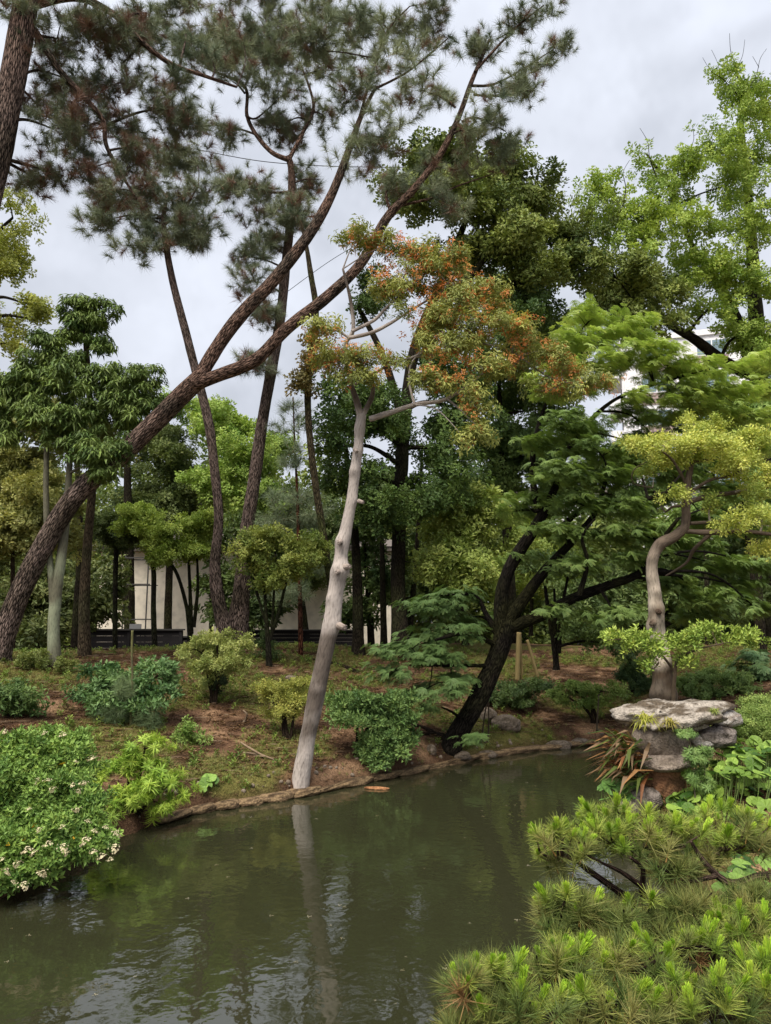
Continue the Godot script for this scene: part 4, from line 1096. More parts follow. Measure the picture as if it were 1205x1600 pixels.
func build_shrubs() -> void:
	var wood := {"bark": M.bark_rough, "c1": c(84, 70, 58), "c2": c(70, 62, 48), "arm": 0.015, "lump": 0.12, "flare": 0.1, "w": 7.0}
	var d := depth(335, 1098)
	shrub("airy_shrub", "airy upright light green shrub with dark ivy-clad stem on the bank", 335, 1100, 4, [
		leafy("small", 0.18, 9, 0.2, 1.9, c(124, 138, 66), c(176, 180, 104), [[340, 1000, 34, 16, d], [315, 1020, 26, 20, d], [365, 1015, 26, 18, d], [340, 1040, 40, 18, d - 0.1], [325, 1060, 20, 14, d], [375, 1035, 16, 12, d]]),
		leafy("small", 0.14, 9, 0.14, 2.4, c(34, 48, 30), c(60, 76, 44), [[335, 1075, 14, 24, d - 0.05]], {"name": "ivy"})], wood)
	d = depth(200, 1120)
	shrub("broadleaf_shrub", "broad blue-green leafy shrub low on the slope with a pine sapling in it", 195, 1128, 5, [
		leafy("broad", 0.2, 8, 0.24, 2.2, c(70, 104, 58), c(122, 150, 88), [[150, 1065, 34, 18, d], [245, 1050, 30, 16, d], [200, 1050, 36, 14, d + 0.3], [140, 1085, 28, 16, d - 0.1], [255, 1075, 26, 16, d - 0.1], [200, 1090, 44, 18, d - 0.2], [230, 1100, 34, 14, d - 0.2], [165, 1105, 34, 12, d - 0.2]])], wood)
	var ps := d - 0.3
	tree("pine_sapling", "thin pine sapling with soft needles rising through the broad-leaved shrub", "pine sapling", "", [[ps, ps, 203, 1158, 6, 205, 1110, 5, 207, 1060, 4, 206, 1020, 4, 207, 985, 5]],
		[leafy("pine_soft", 0.2, 9, 0.3, 1.6, c(84, 104, 70), c(122, 138, 92), [[190, 1110, 34, 16, ps], [225, 1115, 34, 14, ps], [205, 1090, 30, 12, ps], [205, 1135, 40, 10, ps], [195, 1075, 16, 12, ps], [170, 1140, 24, 8, ps]], {"mode": 3, "full": 1.75, "mat": "needle"})], {"bark": M.bark_smooth, "c1": c(122, 120, 80), "c2": c(110, 104, 80), "arm": 0.01, "flare": 0.1})
	d = depth(20, 1120)
	shrub("edge_shrub", "small dark-leaved shrub at the picture's edge above the flowering bush", 14, 1122, 3, [
		leafy("broad", 0.18, 9, 0.22, 2.4, c(64, 92, 46), c(112, 136, 70), [[20, 1085, 30, 14, d], [45, 1090, 20, 14, d], [10, 1100, 20, 14, d], [30, 1106, 26, 10, d]])], wood)
	d = depth(445, 1150)
	shrub("yellowish_shrub", "small yellow-green shrub with reddish tips beside the pale trunk", 448, 1156, 4, [
		leafy("golden", 0.16, 10, 0.19, 2.1, c(124, 132, 52), c(172, 168, 78), [[440, 1080, 34, 12, d], [470, 1075, 22, 12, d], [455, 1095, 30, 10, d - 0.1], [415, 1075, 18, 10, d], [440, 1110, 26, 10, d]])], wood)
	d = depth(575, 1185)
	shrub("dense_green_shrub", "dense deep-green shrub with rosette leaves spilling towards the water", 560, 1180, 6, [
		leafy("bush", 0.16, 11, 0.2, 2.6, c(66, 96, 48), c(124, 150, 80), [[590, 1100, 44, 14, d], [550, 1095, 34, 12, d + 0.1], [625, 1095, 26, 12, d], [580, 1120, 50, 14, d - 0.1], [625, 1125, 26, 16, d - 0.1], [600, 1150, 36, 16, d - 0.2], [630, 1150, 22, 14, d - 0.2], [580, 1185, 24, 14, d - 0.2], [605, 1175, 28, 14, d - 0.2], [535, 1115, 18, 8, d]], {"mat": "gloss"})], wood)
	# narrow-leaved bright shrub by the water
	d = depth(215, 1275)
	shrub("narrow_leaved_shrub", "bright lime shrub of narrow strap leaves overhanging the water's edge", 215, 1275, 5, [
		leafy("strap", 0.17, 7, 0.25, 2.3, c(116, 152, 40), c(178, 198, 74), [[225, 1170, 26, 18, d], [205, 1195, 34, 18, d], [245, 1210, 34, 16, d], [265, 1230, 26, 18, d], [215, 1235, 40, 16, d - 0.1], [255, 1260, 28, 14, d - 0.1], [200, 1255, 34, 16, d - 0.1], [165, 1210, 20, 12, d], [175, 1265, 24, 12, d - 0.2]])], wood)
	# bush in flower
	d = 7.3
	var fl := [[60, 1170, 60, 24, d + 0.5], [20, 1200, 50, 30, d + 0.3], [110, 1200, 40, 24, d + 0.4], [70, 1230, 60, 26, d + 0.1], [20, 1260, 50, 30, d], [130, 1260, 40, 26, d], [90, 1280, 54, 26, d - 0.2], [150, 1300, 36, 20, d - 0.2], [30, 1310, 50, 26, d - 0.3], [110, 1320, 44, 18, d - 0.4], [40, 1355, 44, 22, d - 0.5], [10, 1340, 40, 30, d - 0.5], [75, 1350, 26, 16, d - 0.5], [150, 1320, 26, 10, d - 0.4], [-10, 1230, 40, 40, d]]
	var b := tree("flowering_bush", "large glossy bush with cream flower heads leaning over the water", "bush", "", [[7.4, 7.2, -60, 1330, 14, -30, 1290, 12, 10, 1260, 9, 50, 1240, 6], [7.4, 6.9, -60, 1330, 12, 0, 1330, 9, 60, 1320, 6, 120, 1310, 3]],
		[leafy("bush", 0.15, 12, 0.17, 2.6, c(74, 108, 46), c(140, 168, 76), fl, {"mat": "gloss", "twigs": 0.4})], wood)
	var r := rng(81)
	var places := []
	for p in [[60, 1215], [75, 1222], [85, 1232], [110, 1228], [118, 1192], [142, 1187], [70, 1145], [135, 1225], [52, 1225], [45, 1265], [122, 1270], [140, 1283], [148, 1296], [165, 1292], [182, 1300], [182, 1322], [160, 1336], [148, 1332], [172, 1340], [62, 1298], [78, 1318], [95, 1322], [45, 1330], [50, 1335], [28, 1350], [5, 1340], [70, 1362], [60, 1366], [18, 1378], [35, 1385], [105, 1330], [122, 1240], [10, 1142], [100, 1150], [96, 1295], [134, 1312], [8, 1366]]:
		var q := at(p[0] + r.randf_range(-4, 4), p[1] + r.randf_range(-4, 4), d + 0.2 - (p[1] - 1150) / 250.0 * 1.5)
		var fh := part("flower_head", K.flower, M.soft, b)
		fh.position = q - b.position
		fh.rotation = Vector3(r.randf_range(0.2, 0.9), r.randf() * 6.0, 0)
		fh.scale = Vector3.ONE * r.randf_range(0.07, 0.13)
	for p in [[104, 1192], [14, 1174], [86, 1262], [40, 1312], [10, 1318], [118, 1306], [60, 1286]]:
		var yl := part("yellow_leaf", K.yellow_leaf, M.leaf, b)
		yl.position = at(p[0], p[1], d + 0.4 - (p[1] - 1150) / 250.0 * 1.5) - b.position
		yl.rotation = Vector3(r.randf(), r.randf() * 6.0, r.randf())
	# shrubs on the far slope
	for s in [["low_dark_shrub", "low dark shrub with a thin branch over the pale bank boulder", 800, 1105, [[790, 1080, 36, 12], [840, 1075, 30, 10], [770, 1095, 24, 10], [820, 1095, 26, 8]], c(58, 80, 44), c(100, 122, 64)],
			["slope_shrub", "mid-green shrub with thin grey stem on the mossy slope", 930, 1130, [[900, 1075, 26, 12], [940, 1080, 30, 14], [880, 1085, 18, 10], [925, 1100, 26, 8]], c(84, 112, 46), c(136, 154, 72)],
			["shaded_slope_shrub", "dark shrub just beside the twisted trunk's burls", 990, 1085, [[990, 1040, 26, 18], [1000, 1060, 24, 14], [975, 1055, 18, 12], [1005, 1075, 18, 10]], c(48, 72, 44), c(94, 118, 64)],
			["trailing_slope_shrub", "loose shrub with arching twigs on the slope past the twisted trunk", 1105, 1090, [[1080, 1070, 30, 14], [1120, 1060, 34, 16], [1160, 1070, 34, 16], [1100, 1085, 30, 8], [1180, 1100, 30, 14]], c(84, 112, 56), c(134, 156, 84)],
			["fern_bank_shrub", "feathery pale shrub at the top end of the far slope", 1190, 1060, [[1180, 1040, 30, 20], [1200, 1060, 20, 20], [1170, 1020, 26, 10]], c(78, 108, 66), c(128, 152, 96)],
			["tiny_bank_shrub", "tiny fresh-green shrub beside the driftwood roots", 285, 1160, [[285, 1140, 14, 8], [295, 1165, 20, 6], [275, 1160, 10, 6]], c(104, 134, 56), c(146, 168, 84)],
			["crest_shrub", "little tuft of leaves at the foot of the lichened trunks", 70, 1045, [[65, 1030, 24, 10], [90, 1040, 20, 8], [50, 1040, 18, 8]], c(84, 100, 46), c(134, 142, 70)],
			["ivy_stem_shrub", "ivy-covered stump at the foot of the multi-stemmed small tree", 418, 1030, [[418, 1005, 12, 14], [422, 1020, 14, 10], [414, 990, 10, 12]], c(56, 76, 42), c(96, 116, 60)]]:
		var dd := depth(s[2], s[3])
		var bl := []
		for q in s[4]:
			bl.append([q[0], q[1], q[2], q[3], dd - 0.05])
		shrub(s[0], s[1], s[2], s[3], 3, [leafy("frond" if s[0] == "fern_bank_shrub" else "small", 0.18, 9, 0.2, 2.1, s[5], s[6], bl, {"mode": 2} if s[0] == "fern_bank_shrub" else {})], wood, "shrubs on the bank")
	# grass, weeds, litter
	var gp := []
	var gt := []
	var wp := []
	var wt := []
	var lp := []
	var lt := []
	var pp := []
	var pt := []
	r = rng(91)
	for i in 100000:
		var x := r.randf_range(-9.5, 12.0)
		var dz := r.randf_range(3.0, 22.0)
		var s := nz.get_noise_2d(x * 16.0, dz * 16.0) + 0.4 * nz2.get_noise_2d(x * 34.0 + 50.0, dz * 34.0) + 0.14 * smoothstep(11.0, 16.0, dz)
		var kind := r.randf()
		var pd := pond_distance(x, dz)
		if pd < 0.03:
			continue
		if pd < 0.45 and kind > 0.55 and kind < 0.8:
			kind = r.randf_range(0.0, 0.2)
			s = 0.1 + r.randf() * 0.1
		if pd < 0.3 and kind > 0.9:
			pp.append(Transform3D(Basis.from_euler(Vector3(r.randf() * 3.0, r.randf() * 6.0, r.randf() * 3.0)).scaled(Vector3.ONE * r.randf_range(0.015, 0.05)), Vector3(x, ground_at(x, dz) + 0.01, -dz)))
			pt.append(c(120, 104, 88).lerp(c(170, 156, 140), r.randf()))
			continue
		var p := Vector3(x, ground_at(x, dz), -dz)
		if kind < 0.5:
			if s > r.randf_range(-0.04, 0.26):
				gp.append(Transform3D(Basis(Vector3.UP, r.randf() * TAU).scaled(Vector3.ONE * r.randf_range(0.08, 0.2)), p + Vector3(0, 0.01, 0)))
				gt.append(c(100, 116, 54).lerp(c(158, 154, 92), r.randf()))
		elif kind < 0.57:
			if s > r.randf_range(-0.15, 0.25):
				wp.append(Transform3D(Basis(Vector3.UP, r.randf() * TAU).scaled(Vector3.ONE * r.randf_range(0.08, 0.2)), p + Vector3(0, 0.02, 0)))
				wt.append(c(84, 110, 44).lerp(c(142, 160, 74), r.randf()))
		else:
			lp.append(Transform3D(Basis(Vector3.UP, r.randf() * TAU).scaled(Vector3.ONE * r.randf_range(0.05, 0.13)), p + Vector3(0, 0.012, 0)))
			lt.append(c(96, 68, 48).lerp(c(176, 142, 110), r.randf() * r.randf() * 1.3))
	tag(many("grass", K.grass, M.leaf, gp, gt, self), "short thin grass in patches over the bank", "grass", "", "stuff")
	tag(many("weeds", K.bush, M.leaf, wp, wt, self), "small green weeds sprouting over the bank", "weeds", "", "stuff")
	var sp := []
	var stt := []
	for i in 1500:
		var x := r.randf_range(-8.0, 9.0)
		var dz := r.randf_range(7.0, 20.0)
		if pond_distance(x, dz) > 0.15:
			sp.append(Transform3D(Basis.from_euler(Vector3(r.randf_range(-0.1, 0.1), r.randf() * TAU, r.randf_range(-0.12, 0.12))).scaled(Vector3(r.randf_range(0.04, 0.16), r.randf_range(0.004, 0.009), 0.007)), Vector3(x, ground_at(x, dz) + 0.02, -dz)))
			stt.append(c(110, 86, 66).lerp(c(178, 154, 128), r.randf()))
	K.twig = rock(Vector3.ONE, 9, 0.3, 0.0, Color.WHITE, Color.WHITE, 8)
	tag(many("fallen_twigs", K.twig, M.bark_smooth, sp, stt, self), "thin dead twigs scattered over the bank", "twigs", "", "stuff")
	sp = []
	stt = []
	for i in 90:
		var x := r.randf_range(-3.2, 3.0)
		var dz := r.randf_range(3.6, 13.5)
		if pond_distance(x, dz) < -0.1:
			sp.append(Transform3D(Basis(Vector3.UP, r.randf() * TAU).scaled(Vector3(1, 0.4, 1) * r.randf_range(0.012, 0.035)), Vector3(x, 0.004, -dz)))
			stt.append(c(150, 136, 96).lerp(c(200, 190, 170), r.randf()))
	tag(many("floating_leaves", K.litter, M.leaf, sp, stt, self), "small specks of fallen leaf afloat on the pond", "leaf litter", "", "stuff")
	K.pebble = rock(Vector3(1, 0.7, 0.85), 4, 0.3, 0.0, Color.WHITE, Color.WHITE, 10)
	tag(many("pebbles", K.pebble, M.bark_smooth, pp, pt, self), "small pebbles along the muddy waterline", "pebbles", "", "stuff")
	tag(many("fallen_leaves", K.litter, M.leaf, lp, lt, self), "brown fallen leaves strewn over the bank", "leaf litter", "", "stuff")

func build_lantern() -> void:
	var D := 8.9
	var g := at(1040, 1262, D)
	var o := thing("stone_lantern", "rustic lantern stacked from natural boulders with wide mossy slab roof", "stone lantern", Vector3(g.x, g.y - 0.1, -D))
	var px := metres(1.0, D)
	var grey_ := c(150, 138, 126)
	var lich := c(186, 180, 172)
	var dk := c(84, 76, 66)
	var bs := part("base_stone", rock(Vector3(36 * px, 46 * px, 36 * px), 3, 0.2, 0.1, c(190, 140, 104), c(140, 104, 80)), M.stone, o)
	bs.position = at(1042, 1226, D) - o.position
	var sl := part("slab", rock(Vector3(54 * px, 15 * px, 60 * px), 5, 0.28, 0.25, c(178, 162, 148), c(140, 126, 112)), M.stone, o)
	sl.position = at(1042, 1184, D) - o.position
	sl.rotation.z = 0.05
	var bx := part("light_box", rock(Vector3(46 * px, 34 * px, 42 * px), 8, 0.14, 0.2, c(168, 152, 138), c(134, 120, 106)), M.stone, o)
	bx.position = at(1036, 1156, D) - o.position
	var rf := part("roof_stone", rock(Vector3(80 * px, 20 * px, 66 * px), 14, 0.62, 0.35, c(182, 172, 160), c(104, 92, 78), 72), M.stone, o)
	rf.position = at(1050, 1117, D) - o.position
	rf.rotation.z = 0.03
	var re := part("roof_edge_stone", rock(Vector3(34 * px, 14 * px, 34 * px), 18, 0.3, 0.1, lich, grey_), M.stone, o)
	re.position = at(1128, 1122, D - 0.1) - o.position
	var sd := part("side_stone", rock(Vector3(30 * px, 14 * px, 26 * px), 21, 0.3, 0.1, lich, grey_), M.stone, o)
	sd.position = at(1104, 1156, D - 0.2) - o.position
	# shore boulders near it
	for s in [[975, 1272, 26, 20, "grey boulder at the water under the stone lantern"], [1120, 1150, 30, 16, "pale flat stone propped beside the lantern's light box"], [1010, 1250, 24, 20, "dark stone wedged at the lantern's foot"]]:
		var b := part("boulder", rock(Vector3(s[2] * px, s[3] * px, s[2] * px), int(s[0]), 0.3, 0.1, c(140, 130, 122), c(96, 88, 80)), M.stone)
		b.position = at(s[0], s[1], D - 0.25)
		tag(b, s[4], "stone", "stones round the lantern")
	# tufts on the roof
	for s in [[1008, 1128, 26, "yellow-green fern tuft hanging from the slab roof's front", c(134, 140, 48), c(186, 182, 84)], [1045, 1132, 20, "smaller rusty grass tuft beside the large one on the slab roof", c(128, 124, 50), c(172, 160, 80)], [1116, 1112, 12, "tiny grass tuft in a crack at the slab roof's end", c(120, 138, 60), c(160, 170, 84)]]:
		tuft(s[3], at(s[0], s[1], D - 0.5), metres(s[2], D) * 1.1, s[4], s[5], 110, 0.3)
	# strap-leaved clump with orange tips
	var cl := thing("strap_leaf_clump", "arching clump of orange-brown and green strap leaves beside the lantern", "plant", at(1000, 1215, D - 0.1))
	var r := rng(55)
	var g1 := []
	for k in 5:
		var lf := Leaves.new()
		var cols := [c(126, 82, 52), c(164, 122, 78), c(88, 100, 44), c(66, 80, 36), c(134, 110, 84)]
		lf.blade(Vector3.ZERO, Vector3(0, 0.45, 1).normalized(), Vector3.UP, 1.0, 0.085, 0.5, cols[k])
		g1.append(lf.done())
	for i in 170:
		var l := part("leaf", g1[r.randi() % 5], M.leaf, cl)
		l.position = Vector3(r.randf_range(-0.2, 0.08), r.randf_range(0.0, 0.42), r.randf_range(-0.25, 0.25))
		l.rotation = Vector3(r.randf_range(-0.4, 0.5), -PI / 2 + r.randf_range(-0.9, 1.1), r.randf_range(-0.4, 0.4))
		l.scale = Vector3.ONE * r.randf_range(0.34, 0.6)
	# round-leaved plants
	round_leaves("round_leaved_plant", "small group of round scalloped leaves at the waterline below the orange clump", [[932, 1188, 1000, 1250]], 22, D - 0.3, D - 0.1, 0.085, c(84, 122, 56), c(120, 160, 84), 3)
	round_leaves("round_leaved_bed", "dense bed of bright round leaves covering the bank beside the lantern", [[1120, 1155, 1215, 1215], [1070, 1190, 1215, 1275], [1052, 1235, 1120, 1275]], 230, D - 0.9, D - 0.1, 0.074, c(78, 118, 42), c(138, 166, 74), 7)
	round_leaves("round_leaved_drift", "shaded drift of round leaves on the near bank under the pruned pine", [[1130, 1330, 1225, 1410]], 46, 5.2, 6.2, 0.07, c(70, 104, 44), c(120, 150, 70), 13)
	round_leaves("shore_round_leaves", "three round bright leaves growing alone at the far water's edge", [[315, 1214, 342, 1236]], 7, depth(328, 1232), depth(328, 1228), 0.08, c(96, 136, 60), c(140, 172, 84), 9)
	# wispy stems in front of the lantern
	var wood := {"bark": M.bark_smooth, "c1": c(120, 110, 90), "c2": c(100, 92, 76), "arm": 0.006, "flare": 0.0}
	tree("whorled_shrub", "thin-stemmed shrublet with whorled leaves in front of the lantern's light box", "shrub", "", [[D - 0.7, D - 0.7, 1088, 1262, 3, 1084, 1220, 2.5, 1082, 1180, 2, 1076, 1150, 1.5], [D - 0.7, D - 0.7, 1092, 1260, 3, 1100, 1220, 2.5, 1102, 1180, 2]],
		[leafy("strap", 0.07, 5, 0.13, 2.6, c(96, 130, 62), c(140, 166, 92), [[1075, 1147, 14, 7, D - 0.7], [1086, 1180, 18, 9, D - 0.7], [1100, 1178, 12, 8, D - 0.7], [1085, 1210, 16, 9, D - 0.7], [1096, 1225, 14, 8, D - 0.7]])], wood)
	tree("azalea_mound", "low clipped mound of fine leaves beyond the round-leaved bed", "shrub", "", [[D + 0.2, D + 0.2, 1180, 1180, 6, 1178, 1160, 5, 1175, 1140, 3]],
		[leafy("fine", 0.12, 10, 0.16, 2.6, c(104, 130, 58), c(150, 168, 84), [[1180, 1120, 36, 14, D + 0.4], [1160, 1140, 34, 12, D + 0.2], [1200, 1145, 30, 14, D + 0.2], [1145, 1130, 20, 8, D + 0.3], [1195, 1100, 30, 12, D + 0.7]])], wood)

func tuft(label: String, where: Vector3, size: float, a: Color, b: Color, n: int, rise: float) -> void:
	var r := rng(hash(label))
	var lf := Leaves.new()
	for i in n:
		var an := r.randf() * TAU
		var dir := Vector3(cos(an), rise + r.randf_range(0.0, 0.9), sin(an) + 0.3).normalized()
		lf.blade(Vector3(r.randf_range(-0.25, 0.25), r.randf_range(-0.1, 0.2), r.randf_range(-0.2, 0.2)) * size, dir, Vector3.UP, size * r.randf_range(0.5, 1.1), size * 0.06, r.randf_range(0.3, 0.9), a.lerp(b, r.randf()))
	var o := part("grass_tuft", lf.done(), M.leaf)
	o.position = where
	tag(o, label, "plant", "tufts on the lantern roof")

func round_leaf(a: Color) -> ArrayMesh:
	var lf := Leaves.new()
	var r := rng(int(a.g * 9999.0))
	var n := 16
	var rim := []
	for i in n + 1:
		var an := lerpf(0.35, TAU - 0.35, float(i) / n)
		var rr := 1.0 + 0.07 * sin(an * 9.0) + r.randf_range(-0.04, 0.04)
		rim.append(Vector3(sin(an) * rr, 0.14 * rr * rr + 0.07 * sin(an * 3.0), cos(an) * rr))
	for i in n:
		var k := a * (0.92 + 0.2 * (i % 2))
		var mid: Vector3 = rim[i] * 0.55 + Vector3(0, 0.05 - 0.08 * (i % 2), 0)
		var mid2: Vector3 = rim[i + 1] * 0.55 + Vector3(0, 0.05 - 0.08 * ((i + 1) % 2), 0)
		lf.tri(Vector3.ZERO, mid, mid2, k)
		lf.tri(mid, rim[i], rim[i + 1], k)
		lf.tri(mid, rim[i + 1], mid2, k)
	return lf.done()

func round_leaves(called: String, label: String, areas: Array, n: int, d0: float, d1: float, size: float, a: Color, b: Color, sd: int) -> void:
	var r := rng(sd)
	var mid := at((areas[0][0] + areas[0][2]) / 2.0, areas[0][3], d0)
	var o := thing(called, label, "plant", mid)
	var shapes := []
	for k in 6:
		shapes.append(round_leaf((a * 0.62).lerp(b * 1.1, k / 5.0)))
	var stems := tool_()
	for i in n:
		var ar: Array = areas[i % areas.size()]
		var ty := r.randf()
		var lx := r.randf_range(ar[0], ar[2])
		var ly := lerpf(ar[1], ar[3], ty)
		var p := at(lx, ly, minf(depth(lx, ly) - 0.12, lerpf(d1, d0, clampf(ty + r.randf_range(-0.2, 0.2), 0, 1))))
		var l := part("leaf", shapes[r.randi() % 6], M.leaf, o)
		l.position = p - mid
		l.rotation = Vector3(r.randf_range(0.0, 0.9), r.randf_range(-1.6, 1.6), r.randf_range(-0.5, 0.5))
		l.scale = Vector3.ONE * size * r.randf_range(0.6, 1.2)
		var foot := Vector3(p.x + r.randf_range(-0.05, 0.05), maxf(0.0, ground_at(p.x, -p.z)), p.z - 0.08)
		if foot.y < p.y:
			add_tube(stems, [foot - mid, foot.lerp(p, 0.6) - mid + Vector3(0.01, 0, 0), p - mid], [0.006, 0.005, 0.004], 4, 0.0, Color.WHITE, Color.WHITE, 0.0, false)
	part("stems", smooth(stems), M.stalk, o)

func build_shore() -> void:
	var r := rng(23)
	# worn logs and stones along the water's edge
	var along := SHORE.slice(1)
	for i in along.size() - 1:
		var a := shore_point(along[i][0], along[i][1])
		var b := shore_point(along[i + 1][0], along[i + 1][1])
		var m := (a + b) / 2
		var l := a.distance_to(b)
		var o := part("edging_log", rock(Vector3(l * r.randf_range(0.62, 0.85), 0.055 * r.randf_range(0.7, 1.3), 0.13 * r.randf_range(0.8, 1.3)), 100 + i, 0.36, 0.3, c(150, 126, 96), c(96, 78, 60), 36), M.stone)
		o.position = Vector3(m.x, r.randf_range(0.02, 0.045), m.z + r.randf_range(-0.03, 0.04))
		o.rotation.y = atan2(-(b.z - a.z), b.x - a.x) + r.randf_range(-0.06, 0.06)
		o.rotation.z = r.randf_range(-0.03, 0.03)
		tag(o, "worn brown edging log at the waterline " + LOGS[i], "edging", "logs edging the far waterline")
	for s in [[792, 1130, 24, 15, 22, "big pale boulder on the bank behind the dark leaning tree"], [764, 1118, 16, 14, 16, "upright pale rock touching the dark leaning trunk"], [760, 1180, 18, 8, 14, "small brown rock at the waterline below the boulder"], [868, 1164, 28, 8, 16, "flat tan rock slab at the far waterline"],
			[675, 1172, 9, 10, 9, "pinkish little stone at the dark leaning trunk's foot"], [905, 1158, 16, 6, 12, "small flat stone next to the tan slab"], [455, 1060, 9, 6, 8, "small dark stone uphill of the pale trunk"], [720, 1180, 18, 7, 14, "dark wet stone half in water below the leaning tree"]]:
		var g := hit(s[0], s[1] + s[3] * 0.6)
		var d := -g.z
		var px := metres(1.0, d)
		var o := part("bank_rock", rock(Vector3(s[2], s[3], s[4]) * px, int(s[0]), 0.28, 0.05, c(140, 126, 112), c(104, 92, 78)), M.stone)
		o.position = g + Vector3(0, s[3] * px * 0.45, 0)
		tag(o, s[5], "rock", "rocks on the far bank")
	# driftwood roots
	var d := depth(410, 1185)
	var o := thing("driftwood_root", "weathered forked root lying on the bank uphill of the shore", "driftwood", at(380, 1180, d))
	for s in [[376, 1162, 3, 392, 1172, 4, 410, 1182, 4, 432, 1190, 3], [380, 1178, 3, 398, 1180, 4, 420, 1186, 3.5, 434, 1191, 2.5], [378, 1186, 2, 400, 1184, 3, 415, 1184, 3]]:
		var spec: Array = [d + 0.1, d - 0.1]
		spec.append_array(s)
		var lp := limb_points(spec)
		var pts: Array = []
		for p in lp[0]:
			pts.append(p - o.position + Vector3(0, 0.02, 0))
		part("root", tube(pts, lp[1], 8, 0.25, c(160, 138, 114), c(112, 94, 78)), M.bark_smooth, o)
	d = depth(384, 1130)
	var st := part("dead_stick", tube([at(378, 1132, d), at(384, 1124, d), at(386, 1116, d - 0.1), at(380, 1110, d - 0.1)], [0.018, 0.02, 0.018, 0.008], 7, 0.2, c(170, 150, 126), c(130, 110, 92)), M.bark_smooth)
	tag(st, "short pale hooked stick stuck in the bank", "stick")
	var w := shore_point(590, 1233)
	st = part("floating_wood", rock(Vector3(0.2, 0.025, 0.05), 61, 0.2, 0.1, c(188, 138, 96), c(150, 104, 72)), M.stone)
	st.position = Vector3(w.x, 0.012, w.z)
	st.rotation.y = -0.15
	tag(st, "orange-tan piece of wood floating near the far bank", "driftwood")
	# props against the leaning tree
	for s in [[808, 1062, 811, 988, 8, "thick upright bamboo prop under the leaning tree"], [816, 1060, 813, 990, 4, "thin grey prop just behind the thick bamboo one"], [842, 1058, 824, 1000, 5, "slanting bamboo prop set apart from the upright pair"]]:
		var gd := depth(s[0], s[1])
		var p := part("prop_pole", tube([at(s[0], s[1], gd) - Vector3(0, 0.1, 0), at(s[2], s[3], gd - 0.1)], [metres(s[4], gd) * 0.5, metres(s[4], gd) * 0.45], 10, 0.05, Color.WHITE, Color.WHITE), M.pole)
		tag(p, s[5], "wooden prop", "props under the leaning tree")
	# bare saplings and surface roots
	for s in [[752, 1165, 756, 1128, 764, 1080, "thin bare grey sapling stem next to the boulder"], [762, 1162, 764, 1125, 762, 1070, "second thin bare stem touching the pale upright rock"], [932, 1148, 934, 1115, 936, 1085, "lone thin stem rising from the far waterline"], [648, 1150, 640, 1120, 620, 1090, "slender twig rising by the dense green shrub"]]:
		var gd := depth(s[0], s[1])
		var p := part("bare_sapling", tube([at(s[0], s[1], gd) - Vector3(0, 0.06, 0), at(s[2], s[3], gd), at(s[4], s[5], gd)], [0.018, 0.015, 0.009], 7, 0.15, c(116, 104, 92), c(96, 84, 70)), M.bark_smooth)
		tag(p, s[6], "sapling", "thin stems on the far bank")
	for s in [[640, 1150, 690, 1150, 700, 1165, 6, "mossy surface root reaching from the leaning tree's foot"], [620, 1132, 660, 1138, 700, 1160, 5, "long dark root running uphill from the leaning tree"], [480, 1030, 530, 1040, 560, 1052, 4, "dark root line across the soil behind the pale trunk"]]:
		var pts := []
		for k in 3:
			pts.append(hit(s[k * 2], s[k * 2 + 1]) + Vector3(0, 0.02, 0))
		var gd: float = -pts[0].z
		var p := part("surface_root", tube(pts, [metres(s[6], gd) * 0.4, metres(s[6], gd) * 0.6, metres(s[6], gd) * 0.7], 8, 0.3, c(84, 70, 58), c(70, 66, 46)), M.bark_rough)
		tag(p, s[7], "root", "roots on the bank")

func shore_point(px: float, py: float) -> Vector3:
	var q := ray(px, py)
	return EYE + q * (EYE.y / -q.y)

